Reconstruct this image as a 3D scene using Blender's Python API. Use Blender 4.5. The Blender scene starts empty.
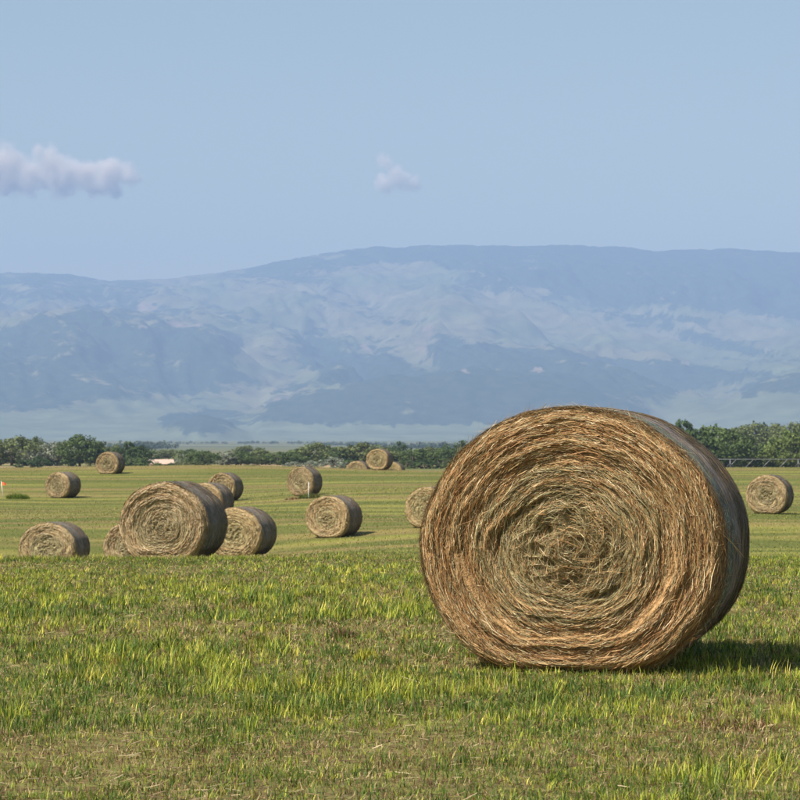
import bpy, math, random
import numpy as np
from mathutils import Vector

random.seed(7)
rng = np.random.default_rng(11)
SC = bpy.context.scene
COL = SC.collection
R = math.radians

# ------------------------------------------------------------------ camera
F = 2268.0            # focal length in photo pixels (800 px frame, 102 mm lens)
HZ = 445.0            # photo row of the eye-level horizon
CZ = 1.32             # camera height above the near field
cam_d = bpy.data.cameras.new('camera')
cam = bpy.data.objects.new('camera', cam_d)
COL.objects.link(cam)
cam_d.sensor_width = 36.0
cam_d.lens = 36.0 * F / 800.0
cam_d.clip_start = 0.1
cam_d.clip_end = 200000.0
cam.location = (0, 0, CZ)
cam.rotation_euler = (R(90) + math.atan((HZ - 400.0) / F), 0, 0)
cam_d.dof.use_dof = True
cam_d.dof.focus_distance = 13.1
cam_d.dof.aperture_fstop = 14.0
SC.camera = cam

# ------------------------------------------------------------------ sky and sun
SUN_EL = R(52)
sun_h = Vector((-0.80, -0.60)).normalized()
to_sun = Vector((sun_h.x * math.cos(SUN_EL), sun_h.y * math.cos(SUN_EL), math.sin(SUN_EL)))
W = bpy.data.worlds.new('World')
SC.world = W
W.use_nodes = True
wn = W.node_tree
bg = wn.nodes['Background']
sky = wn.nodes.new('ShaderNodeTexSky')
sky.sky_type = 'NISHITA'
sky.sun_disc = False
sky.sun_elevation = SUN_EL
sky.sun_rotation = math.atan2(sun_h.x, sun_h.y)
sky.altitude = 1200.0
sky.air_density = 1.8
sky.dust_density = 3.0
sky.ozone_density = 0.4
wn.links.new(sky.outputs['Color'], bg.inputs['Color'])
bg.inputs['Strength'].default_value = 0.073

sl = bpy.data.lights.new('sun', 'SUN')
sl.energy = 5.0
sl.angle = R(0.53)
sl.color = (1.0, 0.93, 0.82)
so = bpy.data.objects.new('sun', sl)
COL.objects.link(so)
so.rotation_euler = to_sun.to_track_quat('Z', 'Y').to_euler()
so.location = (-40, -30, 60)

SC.view_settings.view_transform = 'Standard'
SC.view_settings.look = 'None'
SC.view_settings.exposure = 0.64
SC.view_settings.gamma = 1.0
SC.view_settings.use_curve_mapping = False
SC.render.engine = 'CYCLES'
cy = SC.cycles
cy.use_denoising = True
cy.max_bounces = 10
cy.diffuse_bounces = 3
cy.glossy_bounces = 2
cy.transmission_bounces = 4
cy.transparent_max_bounces = 12
cy.volume_bounces = 8

HAZE_DENSITY = 0.95e-4

# ------------------------------------------------------------------ helpers
def tag(o, label=None, cat=None, group=None, kind=None):
    if label: o['label'] = label
    if cat: o['category'] = cat
    if group: o['group'] = group
    if kind: o['kind'] = kind
    return o

def link(o, parent=None):
    COL.objects.link(o)
    if parent is not None:
        o.parent = parent
    return o

def empty(name, loc, rz=0.0):
    o = bpy.data.objects.new(name, None)
    o.empty_display_size = 0.2
    o.location = loc
    o.rotation_euler = (0, 0, rz)
    return link(o)

def np_mesh(name, v, faces, col=None, smooth=True):
    """faces: list of int arrays (n,k)."""
    me = bpy.data.meshes.new(name)
    v = np.asarray(v, dtype=np.float32)
    me.vertices.add(len(v))
    me.vertices.foreach_set('co', v.ravel())
    faces = [np.asarray(f, dtype=np.int32) for f in faces if len(f)]
    loops = np.concatenate([f.ravel() for f in faces])
    tot = np.concatenate([np.full(len(f), f.shape[1], np.int32) for f in faces])
    start = np.concatenate([[0], np.cumsum(tot)[:-1]]).astype(np.int32)
    me.loops.add(len(loops))
    me.loops.foreach_set('vertex_index', loops)
    me.polygons.add(len(tot))
    me.polygons.foreach_set('loop_start', start)
    me.polygons.foreach_set('loop_total', tot)
    me.polygons.foreach_set('use_smooth', np.full(len(tot), smooth, dtype=bool))
    if col is not None:
        a = me.attributes.new('Col', 'FLOAT_COLOR', 'POINT')
        c = np.ones((len(v), 4), np.float32)
        c[:, :3] = col
        a.data.foreach_set('color', c.ravel())
    me.update()
    me.validate()
    return me

def obj(name, me, mat, parent=None):
    o = bpy.data.objects.new(name, me)
    if mat is not None and not me.materials:
        me.materials.append(mat)
    return link(o, parent)

def _hash(ix, iy, iz, seed):
    h = (ix * 374761393 + iy * 668265263 + iz * 2147483647 + seed * 974634777) & 0xffffffff
    h = ((h ^ (h >> 13)) * 1274126177) & 0xffffffff
    h = (h ^ (h >> 16)) & 0xffffffff
    return h.astype(np.float64) / 4294967295.0

def noise3(x, y, z, seed=0):
    x, y, z = np.broadcast_arrays(np.asarray(x, float), np.asarray(y, float), np.asarray(z, float))
    xi = np.floor(x).astype(np.int64); yi = np.floor(y).astype(np.int64); zi = np.floor(z).astype(np.int64)
    fx, fy, fz = x - xi, y - yi, z - zi
    fx = fx * fx * (3 - 2 * fx); fy = fy * fy * (3 - 2 * fy); fz = fz * fz * (3 - 2 * fz)
    out = 0.0
    for dx in (0, 1):
        wx = fx if dx else 1 - fx
        for dy in (0, 1):
            wy = fy if dy else 1 - fy
            for dz in (0, 1):
                wz = fz if dz else 1 - fz
                out = out + wx * wy * wz * _hash(xi + dx, yi + dy, zi + dz, seed)
    return out

def fbm(x, y, z=0.0, oct=4, seed=0, gain=0.5):
    a, s, t = 1.0, 0.0, 0.0
    for o in range(oct):
        s = s + a * noise3(x * 2 ** o, y * 2 ** o, z * 2 ** o, seed + o * 17)
        t += a
        a *= gain
    return s / t

def hash1(k, seed=0):
    k = np.asarray(k).astype(np.int64)
    return _hash(k, k * 0 + 3, k * 0 + 7, seed)

def sstep(a, b, x):
    t = np.clip((x - a) / (b - a), 0, 1)
    return t * t * (3 - 2 * t)

# ------------------------------------------------------------------ materials
def new_mat(name):
    m = bpy.data.materials.new(name)
    m.use_nodes = True
    nt = m.node_tree
    p = nt.nodes['Principled BSDF']
    return m, nt, p

def N(nt, t, **kw):
    n = nt.nodes.new(t)
    for k, v in kw.items():
        setattr(n, k, v)
    return n

def ramp(nt, stops):
    r = N(nt, 'ShaderNodeValToRGB')
    e = r.color_ramp.elements
    while len(e) < len(stops):
        e.new(0.5)
    for i, (p, c) in enumerate(stops):
        e[i].position = p
        e[i].color = (*c, 1)
    return r

def vcol_mat(name, rough=0.8, spec=0.25, translucent=0.0, vary=0.0, vscale=6.0, bump=0.0, bscale=60.0, coat=0.0):
    m, nt, p = new_mat(name)
    at = N(nt, 'ShaderNodeAttribute', attribute_name='Col')
    col = at.outputs['Color']
    if vary > 0:
        tc = N(nt, 'ShaderNodeTexCoord')
        nz = N(nt, 'ShaderNodeTexNoise')
        nz.inputs['Scale'].default_value = vscale
        nz.inputs['Detail'].default_value = 5
        nt.links.new(tc.outputs['Object'], nz.inputs['Vector'])
        mr = N(nt, 'ShaderNodeMapRange')
        mr.inputs['From Min'].default_value = 0.25
        mr.inputs['From Max'].default_value = 0.75
        mr.inputs['To Min'].default_value = 1 - vary
        mr.inputs['To Max'].default_value = 1 + vary
        nt.links.new(nz.outputs['Fac'], mr.inputs['Value'])
        mx = N(nt, 'ShaderNodeVectorMath', operation='SCALE')
        nt.links.new(col, mx.inputs[0])
        nt.links.new(mr.outputs['Result'], mx.inputs['Scale'])
        col = mx.outputs['Vector']
        if bump > 0:
            nb = N(nt, 'ShaderNodeTexNoise')
            nb.inputs['Scale'].default_value = bscale
            nb.inputs['Detail'].default_value = 6
            nt.links.new(tc.outputs['Object'], nb.inputs['Vector'])
            bp = N(nt, 'ShaderNodeBump')
            bp.inputs['Strength'].default_value = bump
            bp.inputs['Distance'].default_value = 0.02
            nt.links.new(nb.outputs['Fac'], bp.inputs['Height'])
            nt.links.new(bp.outputs['Normal'], p.inputs['Normal'])
    nt.links.new(col, p.inputs['Base Color'])
    p.inputs['Roughness'].default_value = rough
    p.inputs['Specular IOR Level'].default_value = spec
    if translucent > 0:
        tr = N(nt, 'ShaderNodeBsdfTranslucent')
        nt.links.new(col, tr.inputs['Color'])
        ms = N(nt, 'ShaderNodeMixShader')
        ms.inputs[0].default_value = translucent
        out = nt.nodes['Material Output']
        nt.links.new(p.outputs[0], ms.inputs[1])
        nt.links.new(tr.outputs[0], ms.inputs[2])
        nt.links.new(ms.outputs[0], out.inputs['Surface'])
    return m

def plain_mat(name, c, rough=0.7, vary=0.15, scale=3.0, metallic=0.0):
    m, nt, p = new_mat(name)
    tc = N(nt, 'ShaderNodeTexCoord')
    nz = N(nt, 'ShaderNodeTexNoise')
    nz.inputs['Scale'].default_value = scale
    nz.inputs['Detail'].default_value = 4
    nt.links.new(tc.outputs['Object'], nz.inputs['Vector'])
    r = ramp(nt, [(0.25, tuple(x * (1 - vary) for x in c)), (0.75, tuple(min(1, x * (1 + vary)) for x in c))])
    nt.links.new(nz.outputs['Fac'], r.inputs['Fac'])
    nt.links.new(r.outputs['Color'], p.inputs['Base Color'])
    p.inputs['Roughness'].default_value = rough
    p.inputs['Metallic'].default_value = metallic
    return m

M_ROLL = vcol_mat('packed_hay', 0.9, 0.1, vary=0.35, vscale=9.0, bump=0.8, bscale=70.0)
M_STRAW = vcol_mat('straw', 0.62, 0.35, translucent=0.12)
M_GRASS = vcol_mat('grass_blade', 0.6, 0.3, translucent=0.3)
M_LEAF = vcol_mat('leaf', 0.7, 0.2, translucent=0.2)
M_BARK = plain_mat('bark', (0.12, 0.095, 0.07), 0.9, 0.3, 4.0)
M_WHITE = plain_mat('white_paint', (0.78, 0.78, 0.75), 0.5, 0.06)
M_ORANGE = plain_mat('orange_vinyl', (0.85, 0.16, 0.05), 0.5, 0.08)
M_STEEL = plain_mat('galvanised_steel', (0.24, 0.25, 0.26), 0.45, 0.1, 6.0, 0.3)
M_RUBBER = plain_mat('tyre_rubber', (0.03, 0.03, 0.03), 0.9, 0.1)
M_ROOF = plain_mat('pale_roof', (0.52, 0.38, 0.29), 0.8, 0.15, 1.5)
M_WALL = plain_mat('shed_wall', (0.45, 0.33, 0.26), 0.85, 0.15, 1.5)

# ------------------------------------------------------------------ hay bale list
HB = 1.55             # standing height of a bale
# face centre column, top row, base row, face width (photo px), yaw, label
G_F = 'round hay bales spread over the mown field'
BALES = [
 (569, 405, 673, 297, 15.5, 'huge round hay bale standing close in the right foreground'),
 (162, 483, 563, 91, 15.6, 'largest of the round hay bales at the left, showing its whole coiled face'),
 (46.5, 523, 568, 60, 18, 'sagging flattened hay bale on the far left, below the flagged stake'),
 (128, 522, 569, 53, 18, 'hay bale half hidden behind the left edge of the large left bale'),
 (233, 508, 558, 58, 21, 'hay bale just right of the large left bale, its left half hidden'),
 (203, 483, 520, 40, 20, 'hay bale peeking over the right shoulder of the large left bale'),
 (221, 473, 502, 29, 18, 'small hay bale at the top of the left cluster, upper right of the large bale'),
 (300, 467, 496, 28, 21, 'small hay bale with white stake and weeds in front of it'),
 (327, 496, 538, 45, 23, 'lone mid-field hay bale below the bale with the white stake'),
 (426, 487, 528, 44, 20, 'hay bale partly covered by the left edge of the huge foreground bale'),
 (377, 449, 470, 23, 17, 'distant hay bale standing highest on the skyline between two lower ones'),
 (356, 461, 480, 22, 14, 'distant low hay bale sunk behind the rise, left of the skyline bale'),
 (391, 462, 481, 22, 14, 'distant low hay bale sunk behind the rise, right of the skyline bale'),
 (107, 452, 474, 24, 16, 'distant hay bale in front of the trees at the left end of the rise'),
 (57, 472, 498, 27, 26, 'small hay bale with dark shaded side, right of the flagged stake'),
 (766, 475, 514, 39, 22, 'hay bale alone at the right edge of the field, below the irrigation pipe'),
]
def bale_place(b):
    cx, top, base, w, yaw, lab = b
    d = F * HB / (base - top)
    return (cx - 400) / F * d, d, CZ - (base - HZ) / F * d

# ------------------------------------------------------------------ terrain height
PROF = np.array([(-200, 0), (0, 0), (20, 0), (25, -0.02), (28, -0.10), (32, -0.30), (38, -0.66), (44, -0.97), (56, -1.6),
                 (70, -2.15), (84, -2.12), (100, -1.98), (121, -1.62), (140, -1.35), (160, -0.72), (172, -0.45),
                 (180, -0.50), (190, -1.0), (215, -2.2), (260, -3.2), (330, -3.7), (450, -3.7), (600, -3.6), (900, -3.6),
                 (2000, -3.5), (3500, 0), (5500, 9), (7000, 13), (8200, 14), (12000, 14)])
_pd = np.concatenate([np.arange(-200, 300, 1.0), np.arange(300, 12000, 20.0)])
_pz = np.interp(_pd, PROF[:, 0], PROF[:, 1])
_n = 500
_k = np.ones(7) / 7.0
_sm = np.convolve(np.pad(_pz[:_n], 3, mode='edge'), _k, 'valid')
_pz[3:_n - 4] = _sm[3:_n - 4]
_anch = np.array([bale_place(b) for b in BALES] + [(-8.0, 175.0, -0.42), (25.0, 178.0, -0.45), (-28.0, 178.0, -0.45), (5.0, 150.0, -0.95), (22, 150, -1.0), (12, 130, -1.4), (10, 60, -1.75), (-2, 55, -1.55),
                  (0, 20, 0), (2.5, 10, 0), (-2.5, 10, 0), (3.5, 22, 0), (-4, 22, 0), (0, 27, -0.06), (-4, 27, -0.06), (4.5, 27, -0.06)])
_sig = np.clip(_anch[:, 1] * 0.11, 2.5, 14.0)
def _kern(x, y):
    x = np.asarray(x)[..., None]; y = np.asarray(y)[..., None]
    return np.exp(-(((x - _anch[:, 0]) / _sig) ** 2 + ((y - _anch[:, 1]) / _sig) ** 2))
_res = _anch[:, 2] - np.interp(_anch[:, 1], _pd, _pz)
_wts = np.linalg.solve(_kern(_anch[:, 0], _anch[:, 1]) + np.eye(len(_anch)) * 1e-3, _res)
def ground_z(x, y):
    x = np.asarray(x, float); y = np.asarray(y, float)
    z = np.interp(y, _pd, _pz)
    near = y < 260
    if np.any(near):
        z = z + np.where(near, (_kern(x, y) * _wts).sum(-1), 0)
    return z
def gz(x, y):
    return float(ground_z(np.array([x]), np.array([y]))[0])

# ------------------------------------------------------------------ mowing rows
def row_fields(x, y):
    yw = y + 1.5 * np.sin(x * 0.02) + 2.5 * (noise3(x * 0.03, y * 0.05, 0, 411) - 0.5)
    a = fbm(x * 0.022, yw * 0.62, 0, 4, 412, 0.65)
    b = fbm(x * 0.10 + 5, yw * 1.3, 2, 3, 413, 0.6)
    c = fbm(x * 0.014 + 9, yw * 0.40, 4, 4, 414, 0.65)
    yel = sstep(0.50, 0.66, a + (b - 0.5) * 0.6)
    dry = sstep(0.48, 0.64, c + (b - 0.5) * 0.4)
    return yel, dry, b
# ------------------------------------------------------------------ ground sheet
def build_ground():
    ds = np.concatenate([np.arange(-40, 0, 5), np.arange(0, 40, 0.5), np.arange(40, 260, 0.6), np.geomspace(260, 11500, 120)])
    u = np.linspace(-1, 1, 141)
    u = np.sign(u) * np.abs(u) ** 1.3
    D, U = np.meshgrid(ds, u, indexing='ij')
    X = U * (70 + np.maximum(D, 0) * 0.45)
    Z = np.zeros_like(X)
    for i in range(len(ds)):
        Z[i] = ground_z(X[i], D[i])
    far = sstep(2500, 6000, D)
    Z += far * (fbm(X / 700, D / 1200, 0, 4, 5) - 0.5) * 14
    v = np.stack([X, D, Z], -1).reshape(-1, 3)
    n, m = X.shape
    i = np.arange(n - 1)[:, None] * m + np.arange(m - 1)[None]
    f = np.stack([i, i + 1, i + m + 1, i + m], -1).reshape(-1, 4)
    yel, dry_, b_ = row_fields(X, D)
    yel, dry_, b_ = yel[..., None], dry_[..., None], b_[..., None]
    fc = np.array([0.098, 0.112, 0.026]) * (0.75 + 0.5 * b_)
    fc = fc * (1 - 0.75 * yel) + np.array([0.215, 0.200, 0.050]) * 0.8 * yel
    fc = fc * (1 - 0.7 * dry_) + np.array([0.185, 0.130, 0.055]) * 0.8 * dry_
    me = np_mesh('field_ground', v, [f], fc.reshape(-1, 3))
    mt, nt, p = new_mat('field_ground')
    tc = N(nt, 'ShaderNodeTexCoord')
    def noise(scale, sx, sy, detail=5):
        mp = N(nt, 'ShaderNodeMapping')
        mp.inputs['Scale'].default_value = (sx, sy, 1)
        nt.links.new(tc.outputs['Object'], mp.inputs['Vector'])
        nz = N(nt, 'ShaderNodeTexNoise')
        nz.inputs['Scale'].default_value = scale
        nz.inputs['Detail'].default_value = detail
        nz.inputs['Roughness'].default_value = 0.6
        nt.links.new(mp.outputs['Vector'], nz.inputs['Vector'])
        return nz
    fine = noise(9.0, 0.35, 1.0, 8)
    rows = N(nt, 'ShaderNodeAttribute', attribute_name='Col')
    cf = ramp(nt, [(0.30, (0.075, 0.046, 0.022)), (0.44, (0.13, 0.095, 0.040)), (0.54, (0.17, 0.15, 0.050)), (0.64, (0.15, 0.16, 0.040)), (0.76, (0.33, 0.26, 0.12))])
    nt.links.new(fine.outputs['Fac'], cf.inputs['Fac'])
    mx = N(nt, 'ShaderNodeMix', data_type='RGBA')
    nt.links.new(cf.outputs['Color'], mx.inputs['A'])
    nt.links.new(rows.outputs['Color'], mx.inputs['B'])
    # beyond the mown field: dry bank, then pale valley pasture
    sep = N(nt, 'ShaderNodeSeparateXYZ')
    nt.links.new(tc.outputs['Object'], sep.inputs['Vector'])
    def rng_fac(a, b):
        mr = N(nt, 'ShaderNodeMapRange', interpolation_type='SMOOTHSTEP')
        mr.inputs['From Min'].default_value = a
        mr.inputs['From Max'].default_value = b
        nt.links.new(sep.outputs['Y'], mr.inputs['Value'])
        return mr
    mrn = rng_fac(22, 34)
    mrn.inputs['To Min'].default_value = 0.12
    mrn.inputs['To Max'].default_value = 0.86
    nt.links.new(mrn.outputs[0], mx.inputs['Factor'])
    dry = noise(0.012, 0.5, 1.0, 4)
    cd = ramp(nt, [(0.4, (0.12, 0.13, 0.04)), (0.55, (0.36, 0.25, 0.14)), (0.7, (0.14, 0.18, 0.05))])
    nt.links.new(dry.outputs['Fac'], cd.inputs['Fac'])
    m1 = N(nt, 'ShaderNodeMix', data_type='RGBA')
    nt.links.new(rng_fac(230, 330).outputs[0], m1.inputs['Factor'])
    nt.links.new(mx.outputs['Result'], m1.inputs['A'])
    nt.links.new(cd.outputs['Color'], m1.inputs['B'])
    val = noise(0.006, 0.35, 1.0, 9)
    cv = ramp(nt, [(0.36, (0.05, 0.07, 0.035)), (0.45, (0.105, 0.115, 0.058)), (0.56, (0.15, 0.15, 0.082)), (0.68, (0.20, 0.17, 0.11))])
    nt.links.new(val.outputs['Fac'], cv.inputs['Fac'])
    m2 = N(nt, 'ShaderNodeMix', data_type='RGBA')
    nt.links.new(rng_fac(900, 2000).outputs[0], m2.inputs['Factor'])
    nt.links.new(m1.outputs['Result'], m2.inputs['A'])
    nt.links.new(cv.outputs['Color'], m2.inputs['B'])
    nt.links.new(m2.outputs['Result'], p.inputs['Base Color'])
    p.inputs['Roughness'].default_value = 0.95
    p.inputs['Specular IOR Level'].default_value = 0.1
    bp = N(nt, 'ShaderNodeBump')
    bp.inputs['Strength'].default_value = 0.7
    bp.inputs['Distance'].default_value = 0.06
    nt.links.new(fine.outputs['Fac'], bp.inputs['Height'])
    nt.links.new(bp.outputs['Normal'], p.inputs['Normal'])
    o = obj('ground', me, mt)
    tag(o, 'mown hay field rolling away to the valley floor', 'field', kind='structure')
build_ground()

# ------------------------------------------------------------------ mountains
def build_mountains():
    xs_px = np.array([-350, 0, 60, 110, 180, 250, 320, 380, 450, 520, 560, 620, 660, 720, 800, 1150], float)
    crest = np.array([262, 273, 275, 281, 277, 268, 254, 247, 246, 248, 246, 248, 252, 250, 254, 262], float)
    def row(pts):
        p = np.array(pts, float)
        return lambda x: np.interp(x, p[:, 0], p[:, 1])
    rows = [
        (7600, lambda x: x * 0 + 442),
        (8150, row([(-350, 436), (100, 436), (150, 430), (175, 422), (200, 415), (222, 420), (250, 431), (300, 436), (700, 436), (730, 434), (800, 434), (1150, 436)])),
        (8600, row([(-350, 425), (0, 424), (250, 436), (262, 428), (640, 434), (720, 424), (800, 420), (1150, 424)])),
        (9300, row([(-350, 404), (0, 405), (100, 412), (200, 418), (250, 414), (275, 402), (310, 394), (350, 385), (400, 379), (450, 380), (520, 383), (580, 390), (630, 405), (665, 420), (720, 402), (760, 386), (800, 374), (1150, 380)])),
        (10100, row([(-350, 368), (0, 372), (60, 376), (140, 384), (200, 392), (260, 396), (330, 386), (400, 382), (450, 374), (520, 371), (600, 378), (680, 398), (740, 384), (800, 372), (1150, 372)])),
        (11500, row([(-350, 330), (0, 330), (40, 322), (95, 318), (150, 330), (210, 336), (250, 352), (300, 362), (350, 366), (400, 364), (440, 344), (500, 345), (560, 350), (620, 358), (700, 372), (760, 364), (800, 356), (1150, 350)])),
        (12600, row([(-350, 318), (0, 322), (60, 315), (120, 312), (180, 322), (230, 326), (300, 334), (360, 342), (400, 330), (440, 305), (490, 312), (540, 322), (600, 334), (660, 346), (720, 346), (800, 340), (1150, 330)])),
        (14000, row([(-350, 298), (0, 304), (60, 300), (110, 304), (170, 304), (230, 306), (300, 300), (360, 306), (410, 300), (460, 284), (520, 292), (580, 306), (640, 312), (700, 306), (800, 318), (1150, 300)])),
        (15400, row([(-350, 275), (0, 287), (110, 291), (200, 286), (300, 272), (380, 266), (450, 265), (520, 268), (600, 270), (700, 272), (800, 276), (1150, 275)])),
        (16300, lambda x: np.interp(x, xs_px, crest)),
        (17200, lambda x: np.interp(x, xs_px, crest) + 8),
    ]
    ds = np.array([r[0] for r in rows], float)
    dg = np.linspace(7600, 17200, 300)
    u = np.linspace(-1, 1, 420)
    Dm, Um = np.meshgrid(dg, u, indexing='ij')
    X = Um * (2000 + 0.12 * Dm)
    PX = 400 + F * X / Dm
    prof = np.stack([(HZ - r[1](PX)) / F * r[0] + CZ for r in rows], 0)      # height at each row of depth
    # smooth interpolation in depth
    idx = np.clip(np.searchsorted(ds, Dm) - 1, 0, len(ds) - 2)
    t = (Dm - ds[idx]) / (ds[idx + 1] - ds[idx])
    t = t * 0.6 + (t * t * (3 - 2 * t)) * 0.4
    ii, jj = np.indices(Dm.shape)
    Z = prof[idx, ii, jj] * (1 - t) + prof[idx + 1, ii, jj] * t
    # gullies and ridges running down the slope
    wx = (fbm(X / 900, Dm / 1400, 0, 4, 21) - 0.5) * 900
    rid = 1 - np.abs(2 * fbm((X + wx + (Dm - 12000) * 0.25) / 400, Dm / 2000, 0, 5, 31, 0.55) - 1)
    amp = sstep(8700, 10500, Dm) * (1 - 0.9 * sstep(14800, 16300, Dm))
    Z = Z + (rid - 0.8) * 220 * amp
    Z = Z + (fbm(X / 220, Dm / 420, 0, 4, 41) - 0.5) * 90 * (0.25 + amp)
    Z = Z + (fbm(X / 120, Dm / 200, 0, 3, 47) - 0.5) * 14 * sstep(15800, 16300, Dm)
    # where forest, meadow and bare rock lie on the slopes
    PY = HZ - F * (Z - CZ) / Dm
    vst = Z + 0.24 * X
    n1 = fbm(X / 900, vst / 85, Dm / 1800, 5, 51, 0.55)
    n2 = fbm(X / 230, vst / 48, Dm / 500, 5, 61, 0.6)
    forest = 0.50 + (n1 - 0.5) * 1.1
    def patch(poly, val, soft=7.0, drange=None):
        nonlocal forest
        P = np.array(poly, float)
        inside = np.zeros(PX.shape, bool)
        dist = np.full(PX.shape, 1e9)
        wpx = PX + (n1 - 0.5) * 34; wpy = PY + (n2 - 0.5) * 22
        for a, b in zip(P, np.roll(P, -1, 0)):
            cond = ((a[1] > wpy) != (b[1] > wpy))
            with np.errstate(divide='ignore', invalid='ignore'):
                xi = (b[0] - a[0]) * (wpy - a[1]) / (b[1] - a[1] + 1e-12) + a[0]
            inside ^= cond & (wpx < xi)
            ab = b - a
            tt = np.clip(((wpx - a[0]) * ab[0] + (wpy - a[1]) * ab[1]) / (ab @ ab + 1e-9), 0, 1)
            dist = np.minimum(dist, np.hypot(wpx - a[0] - tt * ab[0], wpy - a[1] - tt * ab[1]))
        sd = np.where(inside, dist, -dist)
        k = sstep(-soft, soft, sd)
        forest = forest * (1 - k) + (0.5 + (val - 0.5) * 0.85 + (n2 - 0.5) * 0.7 + (n1 - 0.5) * 0.3) * k
    # dark forest belts
    patch([(520, 225), (850, 225), (1200, 240), (1200, 318), (800, 312), (740, 300), (680, 292), (640, 300), (590, 292), (540, 280), (500, 268)], 0.93)
    patch([(330, 252), (380, 240), (540, 238), (540, 272), (500, 292), (430, 262), (380, 262), (330, 268), (250, 274), (252, 264)], 0.85, 5)
    patch([(-300, 262), (100, 276), (140, 300), (130, 318), (60, 312), (0, 300), (-300, 296)], 0.72, 6)
    patch([(-300, 330), (0, 322), (60, 314), (120, 318), (190, 322), (230, 336), (275, 362), (268, 378), (215, 390), (150, 392), (90, 402), (40, 412), (-300, 420)], 0.80, 8)
    patch([(290, 338), (350, 350), (385, 352), (410, 372), (370, 386), (310, 372)], 0.88, 6)
    patch([(440, 340), (500, 348), (560, 352), (640, 362), (760, 372), (690, 388), (640, 398), (560, 392), (440, 372), (428, 352)], 0.92, 7)
    patch([(262, 420), (275, 402), (310, 394), (350, 384), (400, 376), (520, 380), (580, 388), (640, 404), (655, 414), (560, 424), (360, 430)], 0.98, 4)
    patch([(148, 428), (172, 418), (200, 411), (222, 415), (252, 428)], 0.74, 4)
    patch([(732, 392), (770, 378), (860, 368), (860, 388), (740, 396)], 0.9, 4)
    # open meadow slopes
    patch([(335, 276), (420, 264), (450, 285), (440, 300), (400, 305), (350, 292)], 0.20, 7)
    patch([(428, 300), (470, 292), (530, 296), (600, 316), (680, 336), (742, 360), (700, 360), (640, 348), (570, 344), (500, 338), (452, 336), (428, 322)], 0.10, 6)
    patch([(690, 312), (740, 312), (860, 326), (860, 352), (780, 352), (720, 332)], 0.12, 6)
    patch([(150, 290), (220, 284), (300, 300), (360, 318), (380, 332), (330, 332), (260, 316), (190, 302)], 0.25, 8)
    patch([(240, 338), (262, 350), (300, 376), (270, 388), (235, 372)], 0.22, 7)
    patch([(0, 300), (70, 300), (95, 303), (60, 316), (0, 318)], 0.18, 5)
    patch([(-300, 424), (40, 416), (100, 404), (200, 394), (260, 396), (262, 408), (230, 412), (190, 408), (150, 430), (0, 440)], 0.08, 6)
    patch([(640, 420), (680, 396), (760, 380), (730, 396), (860, 398), (860, 440), (600, 440)], 0.06, 5)
    patch([(-500, 416), (40, 412), (100, 412), (150, 428), (252, 428), (262, 423), (560, 427), (655, 415), (760, 400), (1300, 402), (1300, 480), (-500, 480)], 0.02, 3)
    rockm = np.zeros_like(PX)
    for (cx, cy_, rx, ry) in [(368, 350, 9, 11), (432, 330, 7, 10), (420, 348, 9, 16), (284, 398, 14, 8), (140, 325, 26, 5), (185, 324, 30, 5), (150, 308, 9, 11), (545, 345, 8, 3), (687, 363, 5, 4), (612, 298, 5, 2.5), (672, 296, 5, 2.5), (775, 318, 3, 5), (770, 350, 12, 6), (540, 372, 9, 4), (408, 398, 5, 8), (470, 375, 10, 4)]:
        q = ((PX + (n2 - 0.5) * 40 - cx) / (rx * 0.75)) ** 2 + ((PY + (n1 - 0.5) * 24 - cy_) / (ry * 0.75)) ** 2
        rockm = np.maximum(rockm, sstep(1.4, 0.3, q) * sstep(0.45, 0.62, n2 + 0.05) * 0.75)
    forest = forest + (n2 - 0.5) * 0.35 + np.clip(0.82 - rid, -0.25, 0.35) * 0.4 * amp
    fk = sstep(0.44, 0.62, forest)[..., None]
    tone = sstep(0.3, 0.7, fbm(X / 300, Z / 90, 3.0, 4, 71))[..., None]
    meadow = np.array([0.115, 0.128, 0.062]) * (1 - tone) + np.array([0.165, 0.150, 0.082]) * tone
    low = sstep(405, 425, PY)[..., None]
    meadow = meadow * (1 - low) + np.array([0.135, 0.150, 0.075]) * low
    rk = rockm[..., None]
    col = meadow * (1 - rk) + np.array([0.27, 0.19, 0.145]) * rk
    forest = forest * (1 - 0.75 * rockm)
    Z = Z + fk[..., 0] * (fbm(X / 35, Dm / 60, 0, 2, 81)) * 14
    Z = Z - 60 * sstep(8200, 7600, Dm)
    v = np.stack([X, Dm, Z], -1).reshape(-1, 3)
    n, m = X.shape
    i = np.arange(n - 1)[:, None] * m + np.arange(m - 1)[None]
    f = np.stack([i, i + 1, i + m + 1, i + m], -1).reshape(-1, 4)
    me = np_mesh('mountain_range', v, [f], col.reshape(-1, 3))
    at = me.attributes.new('Forest', 'FLOAT', 'POINT')
    at.data.foreach_set('value', forest.ravel().astype(np.float32))
    mt, nt, p = new_mat('mountain_slope')
    tc = N(nt, 'ShaderNodeTexCoord')
    def nz(scale, det):
        q = N(nt, 'ShaderNodeTexNoise')
        q.inputs['Scale'].default_value = scale
        q.inputs['Detail'].default_value = det
        q.inputs['Roughness'].default_value = 0.65
        nt.links.new(tc.outputs['Object'], q.inputs['Vector'])
        return q.outputs['Fac']
    fa = N(nt, 'ShaderNodeAttribute', attribute_name='Forest')
    ca = N(nt, 'ShaderNodeAttribute', attribute_name='Col')
    ad = N(nt, 'ShaderNodeMath', operation='MULTIPLY_ADD')
    nt.links.new(nz(0.013, 9), ad.inputs[0])
    ad.inputs[1].default_value = 1.5
    nt.links.new(fa.outputs['Fac'], ad.inputs[2])
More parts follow.
